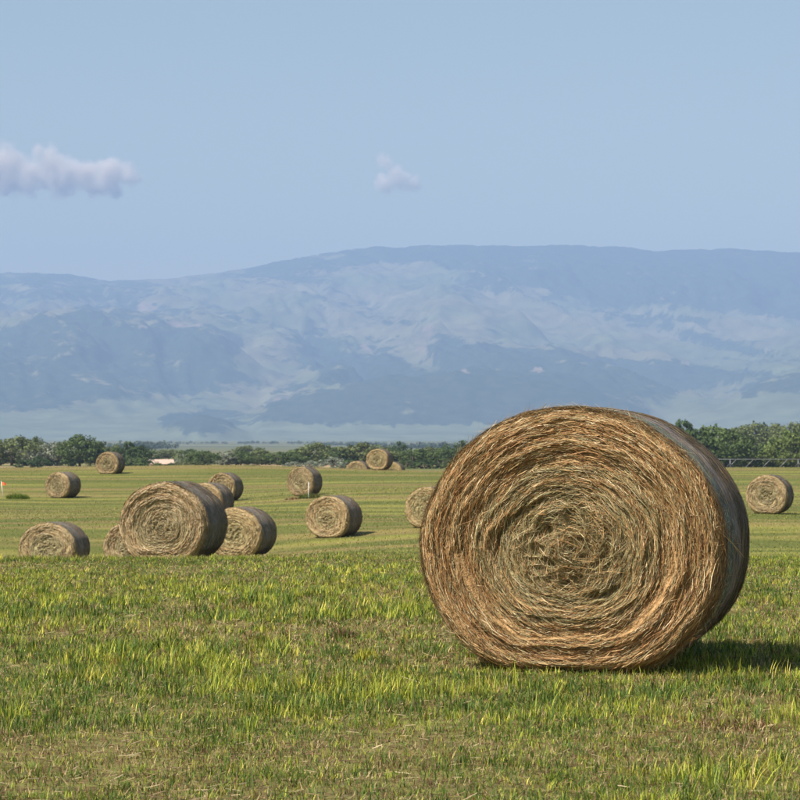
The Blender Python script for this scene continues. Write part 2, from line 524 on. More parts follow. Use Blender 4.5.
    mr = N(nt, 'ShaderNodeMapRange', interpolation_type='SMOOTHSTEP')
    mr.inputs['From Min'].default_value = 1.19
    mr.inputs['From Max'].default_value = 1.36
    nt.links.new(ad.outputs[0], mr.inputs['Value'])
    cp = ramp(nt, [(0.3, (0.020, 0.034, 0.020)), (0.7, (0.050, 0.066, 0.036))])
    nt.links.new(nz(0.02, 4), cp.inputs['Fac'])
    mv = N(nt, 'ShaderNodeMapRange')
    mv.inputs['From Min'].default_value = 0.3; mv.inputs['From Max'].default_value = 0.7
    mv.inputs['To Min'].default_value = 0.6; mv.inputs['To Max'].default_value = 1.25
    nt.links.new(nz(0.006, 7), mv.inputs['Value'])
    sc_ = N(nt, 'ShaderNodeVectorMath', operation='SCALE')
    nt.links.new(ca.outputs['Color'], sc_.inputs[0]); nt.links.new(mv.outputs['Result'], sc_.inputs['Scale'])
    mx = N(nt, 'ShaderNodeMix', data_type='RGBA')
    nt.links.new(mr.outputs['Result'], mx.inputs['Factor'])
    nt.links.new(sc_.outputs['Vector'], mx.inputs['A']); nt.links.new(cp.outputs['Color'], mx.inputs['B'])
    nt.links.new(mx.outputs['Result'], p.inputs['Base Color'])
    p.inputs['Roughness'].default_value = 0.95
    p.inputs['Specular IOR Level'].default_value = 0.05
    o = obj('mountains', me, mt)
    tag(o, 'long hazy blue mountain range with forest belts and open slopes', 'mountains', kind='structure')
    return float(Z.max())
MTOP = build_mountains()

# ------------------------------------------------------------------ haze
def box_mesh(name, a, b):
    v = [(x, y, z) for x in (a[0], b[0]) for y in (a[1], b[1]) for z in (a[2], b[2])]
    f = [(0, 1, 3, 2), (4, 6, 7, 5), (0, 4, 5, 1), (2, 3, 7, 6), (0, 2, 6, 4), (1, 5, 7, 3)]
    me = bpy.data.meshes.new(name)
    me.from_pydata(v, [], f)
    me.update()
    return me
def build_haze():
    m = bpy.data.materials.new('haze_air')
    m.use_nodes = True
    nt = m.node_tree
    nt.nodes.clear()
    out = N(nt, 'ShaderNodeOutputMaterial')
    pv = N(nt, 'ShaderNodeVolumePrincipled')
    pv.inputs['Color'].default_value = (0.385, 0.545, 0.87, 1)
    pv.inputs['Density'].default_value = HAZE_DENSITY
    pv.inputs['Anisotropy'].default_value = 0.0
    nt.links.new(pv.outputs[0], out.inputs['Volume'])
    o = obj('haze', box_mesh('haze', (-7000, -90, -9), (7000, 17400, MTOP + 30)), m)
    tag(o, 'pale blue summer haze over the valley', 'haze', kind='stuff')
build_haze()

# ------------------------------------------------------------------ clouds
def cloud(name, puffs, d, label, dens, seed):
    """puffs: photo column, row, radius in px -> real metres at distance d"""
    r_ = np.random.default_rng(seed)
    k = d / F
    P = []
    for (cx, cy_, rad) in puffs:
        P.append((cx, cy_, 0, rad))
        for j in range(2):
            a = r_.uniform(0, 2 * math.pi); q = r_.uniform(0.5, 1.0) * rad
            P.append((cx + q * math.cos(a), cy_ + 0.6 * q * math.sin(a), r_.uniform(-0.8, 0.8) * rad, rad * r_.uniform(0.25, 0.55)))
    P = np.array(P)
    C = np.stack([(P[:, 0] - 400) * k, P[:, 2] * k, (HZ - P[:, 1]) * k + CZ], 1)
    base = C.mean(0)
    import bmesh
    bm = bmesh.new()
    for c, q in zip(C - base, P[:, 3] * k):
        from mathutils import Matrix
        bmesh.ops.create_icosphere(bm, subdivisions=2, radius=q * 1.12, matrix=Matrix.Translation(Vector(c)) )
    me = bpy.data.meshes.new(name)
    bm.to_mesh(me)
    bm.free()
    m = bpy.data.materials.new(name + '_vapour')
    m.use_nodes = True
    nt = m.node_tree
    nt.nodes.clear()
    out = N(nt, 'ShaderNodeOutputMaterial')
    pv = N(nt, 'ShaderNodeVolumePrincipled')
    pv.inputs['Color'].default_value = (1.0, 0.94, 0.87, 1)
    pv.inputs['Anisotropy'].default_value = -0.5
    tc = N(nt, 'ShaderNodeTexCoord')
    nz = N(nt, 'ShaderNodeTexNoise')
    nz.inputs['Scale'].default_value = 1.0 / (16.0 * k)
    nz.inputs['Detail'].default_value = 6
    nz.inputs['Roughness'].default_value = 0.6
    nt.links.new(tc.outputs['Object'], nz.inputs['Vector'])
    # vapour thins out towards the rim of every puff and is broken up by turbulence
    prev = None
    for c, q in zip(C - base, P[:, 3] * k):
        dn = N(nt, 'ShaderNodeVectorMath', operation='DISTANCE')
        nt.links.new(tc.outputs['Object'], dn.inputs[0])
        dn.inputs[1].default_value = tuple(c)
        fall = N(nt, 'ShaderNodeMath', operation='MULTIPLY_ADD')
        nt.links.new(dn.outputs['Value'], fall.inputs[0])
        fall.inputs[1].default_value = -1.0 / q
        fall.inputs[2].default_value = 1.0
        if prev is None:
            prev = fall
        else:
            mxn = N(nt, 'ShaderNodeMath', operation='SMOOTH_MAX')
            nt.links.new(prev.outputs[0], mxn.inputs[0]); nt.links.new(fall.outputs[0], mxn.inputs[1])
            mxn.inputs[2].default_value = 0.35
            prev = mxn
    ad = N(nt, 'ShaderNodeMath', operation='MULTIPLY_ADD')
    nt.links.new(nz.outputs['Fac'], ad.inputs[0])
    ad.inputs[1].default_value = 1.5
    nt.links.new(prev.outputs[0], ad.inputs[2])
    mr = N(nt, 'ShaderNodeMapRange', interpolation_type='SMOOTHSTEP')
    mr.inputs['From Min'].default_value = 0.90
    mr.inputs['From Max'].default_value = 1.80
    mr.inputs['To Min'].default_value = 0.0
    mr.inputs['To Max'].default_value = dens
    nt.links.new(ad.outputs[0], mr.inputs['Value'])
    nt.links.new(mr.outputs['Result'], pv.inputs['Density'])
    nt.links.new(pv.outputs[0], out.inputs['Volume'])
    o = obj('cloud', me, m)
    o.location = (base[0], d + base[1], base[2])
    rm = o.modifiers.new('union', 'REMESH')
    rm.mode = 'VOXEL'
    rm.voxel_size = 1.6 * k
    sm = o.modifiers.new('soften', 'SMOOTH')
    sm.iterations = 3
    tag(o, label, 'cloud', kind='structure')
cloud('cumulus', [(-26, 166, 38), (4, 162, 27), (6, 180, 24), (30, 176, 25), (52, 163, 24), (62, 177, 26), (84, 176, 22), (106, 178, 24), (110, 168, 17), (128, 174, 17), (92, 186, 17)], 30000,
      'long white puffy cloud at the left edge of the sky', 0.022, 3)
cloud('small_cumulus', [(384, 162, 13), (394, 172, 14), (384, 183, 14), (413, 184, 13), (400, 181, 14)], 30000,
      'small faint pinkish cloud alone in the middle of the sky', 0.013, 5)

# ------------------------------------------------------------------ hay bales
PAL = np.array([(0.50, 0.32, 0.14), (0.38, 0.195, 0.075), (0.27, 0.24, 0.115), (0.72, 0.58, 0.36), (0.16, 0.10, 0.045), (0.42, 0.35, 0.185)])
def pal_pick(n, w, r_):
    """w: (n,6) weights -> colour per item"""
    c = np.cumsum(w / w.sum(1, keepdims=True), 1)
    u = r_.random(n)[:, None]
    i = (u > c).sum(1).clip(0, 5)
    return PAL[i] * r_.uniform(0.75, 1.2, (n, 1))

def make_bale(idx, b):
    cx, top, base, wpx, yaw, label = b
    X, D, Zg = bale_place(b)
    h = HB
    Wd = wpx / F * D / math.cos(R(yaw))
    L = 1.30
    r_ = np.random.default_rng(100 + idx)
    sd = 1000 + idx * 37
    root = empty('hay_bale', (X, D, Zg - (0.012 if idx == 0 else 0.0)), -R(yaw))
    tag(root, label, 'hay bale', G_F)
    near = near_ = idx == 0
    a = Wd / 2
    flat = 0.90 if idx < 2 else (0.78 if idx == 2 else float(r_.uniform(0.80, 0.95)))
    tintb = np.ones(3) if near_ else r_.uniform(0.84, 1.12) * np.array([1, r_.uniform(0.94, 1.04), r_.uniform(0.85, 1.1)])
    bb = h / (1 + flat)
    zc = flat * bb
    mid = idx == 1
    def Rout(th):
        c, s = np.cos(th), np.sin(th)
        Re = a * bb / np.sqrt((bb * c) ** 2 + (a * s) ** 2)
        Rb = np.where(s < -0.02, (zc - 0.0) / np.maximum(-s, 0.02), 1e3)
        k = 24.0
        Rm = -np.log(np.exp(-k * Re) + np.exp(-k * np.minimum(Rb, 5))) / k
        lump = (noise3(c * 1.6, s * 1.6, 0.5, sd) - 0.5) * 0.05 + (noise3(c * 6, s * 6, 1.5, sd) - 0.5) * 0.022
        return Rm * (1 + lump)
    NL = 24.0 if near else (17.0 if mid else 11.0)
    def layer(rn, th):
        c, s = np.cos(th), np.sin(th)
        ph = rn * NL + th / (2 * math.pi) + (fbm(rn * 3, c * 1.4, s * 1.4, 3, sd + 5) - 0.5) * 3.4 + (noise3(rn * 9, c * 5, s * 5, sd + 6) - 0.5) * 0.9
        return ph
    amp = 1.0 if near else (1.15 if mid else 1.3)
    def disp(rn, th):
        c, s = np.cos(th), np.sin(th)
        ph = layer(rn, th)
        k = np.floor(ph); f = ph - k
        lay = (hash1(k, sd) * (1 - f) ** 0.5 + hash1(k + 1, sd) * (1 - (1 - f) ** 0.5))
        ridge = np.sin(np.pi * f) ** 0.7
        y = 0.030 * (lay - 0.5) + 0.020 * ridge * (0.4 + hash1(k, sd + 1))
        y = y + 0.030 * (fbm(rn * 26, c * 3.5, s * 3.5, 3, sd + 2, 0.6) - 0.5)
        x_, z_ = rn * c * 5, rn * s * 5
        q = fbm(x_ * 2.0 + 2 * noise3(x_, z_, 0, sd + 8), z_ * 2.0 + 2 * noise3(x_, z_, 4, sd + 9), 0, 4, sd + 3)
        cen = sstep(0.42, 0.18, rn + (noise3(c * 2, s * 2, 0, sd + 4) - 0.5) * 0.2)
        y = y * (1 - 0.55 * cen) + cen * ((1 - np.abs(2 * q - 1) * 2.2) * 0.046 - 0.028)
        y = y + 0.05 * (fbm(c * rn * 1.8, s * rn * 1.8, 0, 2, sd + 11) - 0.5)
        if near:      # folds where the core was first rolled
            for (r0, t0, hw, dep) in ((0.37, -1.25, 0.75, 0.060), (0.43, 2.75, 0.8, 0.045), (0.30, 1.2, 0.7, 0.035), (0.24, -0.2, 0.6, 0.045)):
                dth = np.arctan2(np.sin(th - t0), np.cos(th - t0))
                y = y - dep * np.exp(-((rn - r0 - 0.05 * np.sin(2.3 * dth)) / 0.016) ** 2) * sstep(hw, hw * 0.4, np.abs(dth))
        y = y * amp
        y = y - 0.10 * sstep(0.90, 1.0, rn) ** 2
        return y
    def face_pt(rn, th):
        Rr = Rout(th) * rn
        return np.stack([Rr * np.cos(th), -disp(rn, th), zc + Rr * np.sin(th)], -1)
    # --- packed roll: front face, rounded side, back face, one closed mesh
    nr, nt_, nl = (150, 420, 40) if near else ((70, 200, 20) if mid else (36, 110, 12))
    th = np.linspace(0, 2 * math.pi, nt_, endpoint=False)
    rr = np.linspace(0, 1, nr + 1)[1:]
    RN, TH = np.meshgrid(rr, th, indexing='ij')
    Vf = face_pt(RN, TH).reshape(-1, 3)
    phl = np.floor(layer(RN, TH))
    tint = hash1(phl, sd + 20)[..., None]
    cc = np.cos(TH); ss = np.sin(TH)
    g1 = fbm(RN * 40, cc * 5, ss * 5, 3, sd + 21)[..., None]
    inner = sstep(0.66, 0.45, RN + (tint[..., 0] - 0.5) * 0.25)[..., None]
    outc = np.array([0.36, 0.225, 0.105]) * (0.7 + 0.6 * g1) * (0.85 + 0.3 * tint)
    inc = np.array([0.27, 0.225, 0.115]) * (0.7 + 0.6 * g1) * (0.85 + 0.3 * tint)
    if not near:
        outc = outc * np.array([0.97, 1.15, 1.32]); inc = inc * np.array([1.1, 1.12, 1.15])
    Cf = (outc * (1 - inner) + inc * inner).reshape(-1, 3)
    ls = np.linspace(0, 1, nl + 1)[1:]
    LL, TS = np.meshgrid(ls, th, indexing='ij')
    edge = 1 - 0.05 * sstep(0.88, 1.0, LL) ** 2
    side_n = (fbm(LL * 14, np.cos(TS) * 9, np.sin(TS) * 9, 3, sd + 30) - 0.5) * 0.022 + (fbm(LL * 3, np.cos(TS) * 2, np.sin(TS) * 2, 2, sd + 31) - 0.5) * 0.03
    Rs = Rout(TS) * edge + side_n * sstep(0, 0.05, LL)
    y0 = 0.10 * amp * 0.9
    Vs = np.stack([Rs * np.cos(TS), y0 + (L - y0) * LL, zc + Rs * np.sin(TS)], -1).reshape(-1, 3)
    g2 = fbm(LL * 30, np.cos(TS) * 6, np.sin(TS) * 6, 3, sd + 32)[..., None]
    Cs = (np.array([0.15, 0.11, 0.07]) * (0.65 + 0.7 * g2)).reshape(-1, 3)  # side hay darker than the face: its shade is put into the colour
    rb = np.linspace(1, 0, 9)[1:-1]
    RB, TB = np.meshgrid(rb, th, indexing='ij')
    Rb_ = Rout(TB) * RB * 0.95
    Vb = np.stack([Rb_ * np.cos(TB), L + 0.05 * (1 - RB) + 0.01 * np.sin(RB * 60), zc + Rb_ * np.sin(TB)], -1).reshape(-1, 3)
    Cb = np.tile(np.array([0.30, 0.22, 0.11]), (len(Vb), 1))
    cpt = face_pt(np.array([0.0]), np.array([0.0]))
    V = np.concatenate([cpt, Vf, Vs, Vb, [[0, L + 0.06, zc]]])
    V[:, 2] = np.maximum(V[:, 2], -0.03)
    C = np.concatenate([Cf[:1], Cf, Cs, Cb, Cb[:1]])
    rings = nr + nl + len(rb)
    jj = np.arange(nt_); j2 = (jj + 1) % nt_
    q = []
    for i in range(rings - 1):
        q.append(np.stack([1 + i * nt_ + jj, 1 + i * nt_ + j2, 1 + (i + 1) * nt_ + j2, 1 + (i + 1) * nt_ + jj], -1))
    q = np.concatenate(q)
    t1 = np.stack([np.zeros(nt_, int), 1 + j2, 1 + jj], -1)
    last = 1 + (rings - 1) * nt_
    t2 = np.stack([np.full(nt_, len(V) - 1), last + jj, last + j2], -1)
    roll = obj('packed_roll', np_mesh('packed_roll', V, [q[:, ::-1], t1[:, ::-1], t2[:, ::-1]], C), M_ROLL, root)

    # --- loose straw lying in the coils
    def ribbons(P, Wv, col):
        """P (n,s,3) centre lines, Wv (n,1|s,3) half-width vectors"""
        n, s, _ = P.shape
        taper = np.ones(s); taper[0] = 0.5; taper[-1] = 0.35
        A = P + Wv * taper[None, :, None]; B = P - Wv * taper[None, :, None]
        v = np.stack([A, B], 2).reshape(-1, 3)
        k = np.arange(n)[:, None] * (2 * s) + np.arange(s - 1)[None] * 2
        f = np.stack([k, k + 1, k + 3, k + 2], -1).reshape(-1, 4)
        return v, f, np.repeat(col, 2 * s, 0)
    nface = 108000 if near else (12000 if mid else 2600)
    wlo, whi = (0.0009, 0.0023) if near else ((0.003, 0.007) if mid else (0.006, 0.012))
    s = 3
    rn0 = np.sqrt(r_.random(nface)) * 1.0
    th0 = r_.random(nface) * 2 * math.pi
    ln = (0.02 + 0.15 * r_.random(nface) ** 2.0) * (1 if near else 1.4)
    cenk = sstep(0.46, 0.20, rn0)
    ang = r_.normal(0, 1, nface) * (0.13 + 1.0 * cenk) + np.where(r_.random(nface) < 0.12, r_.normal(0, 0.8, nface), 0)
    Rr = Rout(th0) * rn0
    x0 = Rr * np.cos(th0); z0 = Rr * np.sin(th0)
    tx = -np.sin(th0); tz = np.cos(th0)
    t = np.linspace(-0.5, 0.5, s)
    sl_ = t[None] * (ln * np.cos(ang))[:, None]
    qr = t[None] * (ln * np.sin(ang))[:, None] - sl_ ** 2 / (2 * np.maximum(Rr, 0.12)[:, None])
    curl = r_.normal(0, 0.25, nface)[:, None] * (t[None] ** 2 - 0.08) * ln[:, None]
    xs = x0[:, None] + tx[:, None] * sl_ + np.cos(th0)[:, None] * (qr + curl)
    zs = z0[:, None] + tz[:, None] * sl_ + np.sin(th0)[:, None] * (qr + curl)
    rho = np.hypot(xs, zs); tht = np.arctan2(zs, xs)
    rnn = rho / Rout(tht)
    lift = np.abs(r_.normal(0, 0.006, nface)) + np.where(r_.random(nface) < 0.08, r_.uniform(0.0, 0.032, nface), 0)
    slope = r_.normal(0, 0.10, nface)[:, None] * t[None] * ln[:, None]
    ys = -disp(np.minimum(rnn, 1.0), tht) - lift[:, None] + slope
    P = np.stack([xs, ys, zc + zs], -1)
    roll_a = r_.uniform(-1.2, 1.2, nface)
    wd = r_.uniform(wlo, whi, nface)
    Wv = np.stack([np.cos(th0) * np.cos(roll_a), np.sin(roll_a), np.sin(th0) * np.cos(roll_a)], -1) * wd[:, None]
    lay = np.floor(layer(rn0, th0))
    hl = hash1(lay, sd + 20); hl2 = hash1(lay, sd + 25)
    inn = sstep(0.68, 0.42, rn0 + (hl - 0.5) * 0.3)
    patchn = fbm(x0 * 4, z0 * 4, 0, 3, sd + 26)
    w = np.stack([0.9 + 0 * hl, (0.95 * (1 - inn) + 0.30 * inn) * (0.4 + 1.2 * hl2), (0.16 * (1 - inn) + 1.3 * inn) * (0.5 + patchn),
                  0.17 + 0.12 * hl, 0.34 + 0.3 * hl2, 0.35 + 0.5 * inn], 1)
    if not near:
        w[:, 5] *= 2.6; w[:, 1] *= 0.35; w[:, 2] *= 1.3
    col = pal_pick(nface, w, r_)
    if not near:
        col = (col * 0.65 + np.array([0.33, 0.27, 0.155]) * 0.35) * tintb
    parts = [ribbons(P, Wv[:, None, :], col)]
    # straw wrapped round the side, under the net
    nside = 12000 if near else (2500 if mid else 700)
    t0 = r_.uniform(-0.6, math.pi + 0.6, nside)
    l0 = r_.uniform(0.05, L - 0.04, nside)
    ln2 = r_.uniform(0.06, 0.25, nside)
    an = r_.normal(0, 0.22, nside)
    Rr2 = Rout(t0)
    thp = t0[:, None] + t[None] * (ln2 * np.cos(an))[:, None] / Rr2[:, None]
    lp = l0[:, None] + t[None] * (ln2 * np.sin(an))[:, None]
    lf2 = np.abs(r_.normal(0, 0.005, nside)) + 0.004
    Rp = Rout(thp) * (1 - 0.05 * sstep(0.88 * L, L, lp) ** 2) + lf2[:, None]
    P2 = np.stack([Rp * np.cos(thp), lp, zc + Rp * np.sin(thp)], -1)
    ra = r_.uniform(-0.7, 0.7, nside)
    wd2 = r_.uniform(wlo, whi, nside)
    W2 = np.stack([np.cos(t0) * np.sin(ra), np.cos(ra), np.sin(t0) * np.sin(ra)], -1) * wd2[:, None]
    w2 = np.tile(np.array([0.6, 0.45, 0.4, 0.25, 0.9, 0.5]), (nside, 1))
    parts.append(ribbons(P2, W2[:, None, :], pal_pick(nside, w2, r_) * np.array([0.46, 0.46, 0.47])))  # side straw colour scaled down to paint in the shade there
    # frayed ends round the front rim
    nrim = 9500 if near else (500 if mid else 120)
    t0 = r_.uniform(0, 2 * math.pi, nrim)
    rl = (0.03 + 0.12 * r_.random(nrim) ** 1.5) * (1 if near else 1.2)
    R0 = Rout(t0)
    outw = r_.uniform(-0.1, 0.6, nrim); tang = r_.choice([-1, 1], nrim) * r_.uniform(0.5, 1.0, nrim); forw = r_.uniform(-1.0, 0.6, nrim)
    rs = np.linspace(0, 1, s)
    base_r = R0 * r_.uniform(0.965, 1.0, nrim)
    y0r = -disp(np.full(nrim, 0.97), t0) + r_.uniform(-0.01, 0.09, nrim)
    er = np.stack([np.cos(t0), 0 * t0, np.sin(t0)], -1); et = np.stack([-np.sin(t0), 0 * t0, np.cos(t0)], -1); ey = np.array([0, -1.0, 0])
    dirv = er * outw[:, None] + et * tang[:, None] + ey * forw[:, None]
    dirv /= np.linalg.norm(dirv, axis=1, keepdims=True)
    p0 = er * base_r[:, None] + np.stack([0 * t0, y0r, zc + 0 * t0], -1)
    P3 = p0[:, None] + dirv[:, None] * (rl[:, None, None] * rs[None, :, None]) - er[:, None] * ((rl[:, None] * rs[None]) ** 2 * 1.2)[..., None]
    W3 = np.cross(dirv, er) * r_.uniform(wlo, whi, nrim)[:, None] * 0.8
    parts.append(ribbons(P3, W3[:, None, :], pal_pick(nrim, np.tile(np.array([0.9, 0.6, 0.3, 0.7, 0.3, 0.6]), (nrim, 1)), r_)))
    vv, ff, cl, off = [], [], [], 0
    for v, f, c in parts:
        vv.append(v); ff.append(f + off); cl.append(c); off += len(v)
    vv = np.concatenate(vv)
    vv[:, 2] = np.maximum(vv[:, 2], 0.002)
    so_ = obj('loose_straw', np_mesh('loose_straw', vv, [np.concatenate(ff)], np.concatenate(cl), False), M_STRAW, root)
    so_['kind'] = 'stuff'

    # --- net wrap round the side
    nlw, ntw = (36, 300) if near else (12, 90)
    ln_ = np.linspace(0.035 if near else 0.03, 0.985, nlw)
    thn = np.linspace(-0.55, math.pi + 0.75, ntw)
    LN, TN = np.meshgrid(ln_, thn, indexing='ij')
    Rn = Rout(TN) * (1 - 0.05 * sstep(0.88, 1.0, LN) ** 2) + 0.013 + (fbm(LN * 10, np.cos(TN) * 8, np.sin(TN) * 8, 3, sd + 50) - 0.5) * 0.014
    Vn = np.stack([Rn * np.cos(TN), y0 * 0.5 + (L - y0 * 0.5) * LN, zc + Rn * np.sin(TN)], -1).reshape(-1, 3)
    wob = (fbm(np.cos(TN) * 3, np.sin(TN) * 3, LN * 2, 3, sd + 51) - 0.5) * 0.16
    tband = LN + wob
    teal = (sstep(0.02, 0.06, tband) * sstep(0.30, 0.22, tband))[..., None]
    lav = (sstep(0.22, 0.30, tband) * sstep(0.56, 0.44, tband))[..., None]  # pale lavender band: the net's sheen painted as colour
    if near:
        basec, tc_, lc_ = np.array([0.10, 0.088, 0.076]), np.array([0.22, 0.40, 0.38]), np.array([0.42, 0.39, 0.40])  # near net base colour lowered to paint the side's shade
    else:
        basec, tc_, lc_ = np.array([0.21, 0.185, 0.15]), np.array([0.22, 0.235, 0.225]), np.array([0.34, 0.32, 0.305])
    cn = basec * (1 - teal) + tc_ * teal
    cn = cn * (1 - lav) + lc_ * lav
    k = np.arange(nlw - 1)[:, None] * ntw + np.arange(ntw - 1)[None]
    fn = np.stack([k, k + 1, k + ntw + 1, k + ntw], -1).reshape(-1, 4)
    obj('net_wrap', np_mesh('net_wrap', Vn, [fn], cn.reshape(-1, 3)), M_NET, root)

    if near:   # long stalks hanging off the right-hand rim
        for j in range(9):
            t0 = R(r_.uniform(-14, 12)); l = r_.uniform(0.12, 0.26)
            e = np.array([math.cos(t0), 0, math.sin(t0)]); R0 = float(Rout(np.array([t0]))[0])
            p0 = e * (R0 - 0.03) + np.array([0, r_.uniform(-0.03, 0.2), zc])
            dv = np.array([r_.uniform(0.1, 0.5), r_.uniform(0.3, 0.9), r_.uniform(-0.6, 0.6)]); dv /= np.linalg.norm(dv)
            tt = np.linspace(0, 1, 5)
            PP = p0[None, None] + dv[None, None] * (tt * l)[None, :, None] + np.array([0, 0, -0.05])[None, None] * (tt ** 2)[None, :, None]
            v, f, c = ribbons(PP, np.cross(dv, [0, 0.3, 1.0])[None, None] * 0.0028, np.array([[0.6, 0.45, 0.24]]))
            obj('stalk', np_mesh('stalk', v, [f], c, False), M_STRAW, root)
    return root

def net_material():
    m, nt, p = new_mat('net_wrap')
    at = N(nt, 'ShaderNodeAttribute', attribute_name='Col')
    tc = N(nt, 'ShaderNodeTexCoord')
    mp = N(nt, 'ShaderNodeMapping')
    mp.inputs['Scale'].default_value = (9, 60, 9)
    nt.links.new(tc.outputs['Object'], mp.inputs['Vector'])
    nz = N(nt, 'ShaderNodeTexNoise')
    nz.inputs['Scale'].default_value = 1.0
    nz.inputs['Detail'].default_value = 6
    nz.inputs['Roughness'].default_value = 0.7
    nt.links.new(mp.outputs['Vector'], nz.inputs['Vector'])
    mr = N(nt, 'ShaderNodeMapRange')
    mr.inputs['From Min'].default_value = 0.38
    mr.inputs['From Max'].default_value = 0.68
    mr.inputs['To Min'].default_value = 0.02
    mr.inputs['To Max'].default_value = 0.60
    nt.links.new(nz.outputs['Fac'], mr.inputs['Value'])
    nt.links.new(at.outputs['Color'], p.inputs['Base Color'])
    p.inputs['Roughness'].default_value = 0.6
    p.inputs['Specular IOR Level'].default_value = 0.25
    tr = N(nt, 'ShaderNodeBsdfTransparent')
    ms = N(nt, 'ShaderNodeMixShader')
    nt.links.new(mr.outputs['Result'], ms.inputs[0])
    nt.links.new(tr.outputs[0], ms.inputs[1])
    nt.links.new(p.outputs[0], ms.inputs[2])
    nt.links.new(ms.outputs[0], nt.nodes['Material Output'].inputs['Surface'])
    return m
M_NET = net_material()
for i, b in enumerate(BALES):
    make_bale(i, b)

# ------------------------------------------------------------------ trees
def tube(pts, rad, nseg=6):
    pts = np.asarray(pts, float); rad = np.asarray(rad, float)
    v, f = [], []
    for i, p in enumerate(pts):
        d = pts[min(i + 1, len(pts) - 1)] - pts[max(i - 1, 0)]
        d = d / (np.linalg.norm(d) + 1e-9)
        u = np.cross(d, [0.31, 0.95, 0.05]); u /= np.linalg.norm(u) + 1e-9
        w = np.cross(d, u)
        for k in range(nseg):
            a = 2 * math.pi * k / nseg
            v.append(p + rad[i] * (math.cos(a) * u + math.sin(a) * w))
    for i in range(len(pts) - 1):
        for k in range(nseg):
            k2 = (k + 1) % nseg
            f.append((i * nseg + k, i * nseg + k2, (i + 1) * nseg + k2, (i + 1) * nseg + k))
    v.append(pts[0]); v.append(pts[-1])
    n = len(v)
    quads = np.array(f)
    caps = [(n - 2, (k + 1) % nseg, k) for k in range(nseg)] + [(n - 1, (len(pts) - 1) * nseg + k, (len(pts) - 1) * nseg + (k + 1) % nseg) for k in range(nseg)]
    return np.array(v), quads, np.array(caps)
def tubes_mesh(name, specs):
    V, Q, T, off = [], [], [], 0
    for pts, rad, ns in specs:
        v, q, t = tube(pts, rad, ns)
        V.append(v); Q.append(q + off); T.append(t + off); off += len(v)
    return np_mesh(name, np.concatenate(V), [np.concatenate(Q), np.concatenate(T)])

# unit tree: 1 m tall, 1 m wide crown; scaled per tree
def crown_proto(kind, seed, low):
    r_ = np.random.default_rng(seed)
    ncl = 95 if not low else 50
    cent = []
    while len(cent) < ncl:
        p = r_.uniform(-1, 1, 3)
        q = np.linalg.norm(p)
        if q > 1 or q < 0.35:
            continue
        zlo = 0.0
        z = zlo + (p[2] * 0.5 + 0.5) * (0.94 - zlo)
        wz = 0.5 * (1 - abs((z - 0.38) / 0.68) ** 3.0) if not low else 0.5 * (1 - ((z) / 1.05) ** 2.5)
        lump = 0.75 + 0.5 * r_.random()
        cent.append((p[0] * wz * 2 * 0.9 * lump * 0.9, p[1] * wz * 2 * 0.9 * lump * 0.9, z, r_.uniform(0.08, 0.17)))
    cent = np.array(cent)
    nl = 46
    P = np.repeat(cent, nl, 0)
    n = len(P)
    dv = r_.normal(0, 1, (n, 3)); dv /= np.linalg.norm(dv, axis=1, keepdims=True)
    rad = P[:, 3] * r_.uniform(0.45, 1.12, n)
    pos = P[:, :3] + dv * rad[:, None] * np.array([1, 1, 0.8])
    pos[:, 2] = np.clip(pos[:, 2], 0.01, 1.0)
    nrm = dv + r_.normal(0, 0.55, (n, 3)) + np.array([0, 0, 0.3]); nrm /= np.linalg.norm(nrm, axis=1, keepdims=True)
    u = np.cross(nrm, r_.normal(0, 1, (n, 3))); u /= np.linalg.norm(u, axis=1, keepdims=True)
    w = np.cross(nrm, u)
    sz = r_.uniform(0.016, 0.040, n)[:, None]
    V = np.stack([pos - u * sz * 1.3, pos + w * sz * 0.8, pos + u * sz * 1.3, pos - w * sz * 0.8], 1).reshape(-1, 3)
    f = np.arange(n * 4).reshape(n, 4)
    base = {'dark': (0.055, 0.088, 0.030), 'green': (0.085, 0.122, 0.036), 'olive': (0.125, 0.148, 0.052), 'silver': (0.24, 0.26, 0.19), 'lime': (0.13, 0.17, 0.045)}[kind]
    clump = np.repeat(r_.uniform(0.75, 1.3, ncl), nl)
    c = np.array(base)[None] * clump[:, None] * r_.uniform(0.8, 1.25, (n, 1))
    return np_mesh('crown_' + kind, V, [f], np.repeat(c, 4, 0), False)
def trunk_proto(seed, low):
    r_ = np.random.default_rng(seed)
    sp = []
    if low:
        for k in range(5):
            a = r_.uniform(0, 6.28)
            sp.append(([(0, 0, -0.05), (0.1 * math.cos(a), 0.1 * math.sin(a), 0.3), (0.25 * math.cos(a), 0.25 * math.sin(a), 0.7)], [0.025, 0.018, 0.006], 5))
    else:
        sp.append(([(0, 0, -0.04), (0.01, 0, 0.2), (-0.02, 0.01, 0.45), (0.01, -0.01, 0.85)], [0.045, 0.035, 0.026, 0.006], 7))
        for k in range(7):
            a = k * 2.4 + r_.uniform(-0.4, 0.4); z = 0.2 + 0.07 * k; l = r_.uniform(0.22, 0.36)
            sp.append(([(0, 0, z), (l * 0.5 * math.cos(a), l * 0.5 * math.sin(a), z + 0.09), (l * math.cos(a), l * math.sin(a), z + 0.22)], [0.018, 0.012, 0.004], 5))
    return tubes_mesh('trunk', sp)
CROWNS, TRUNKS = {}, {}
for kind in ('dark', 'green', 'olive', 'silver', 'lime'):
    for low in (False, True):
        CROWNS[kind, low] = [crown_proto(kind, 40 + 7 * j + len(kind) * 3 + (50 if low else 0), low) for j in range(2)]
for low in (False, True):
    TRUNKS[low] = [trunk_proto(5 + j, low) for j in range(2)]
TREE_I = [0]
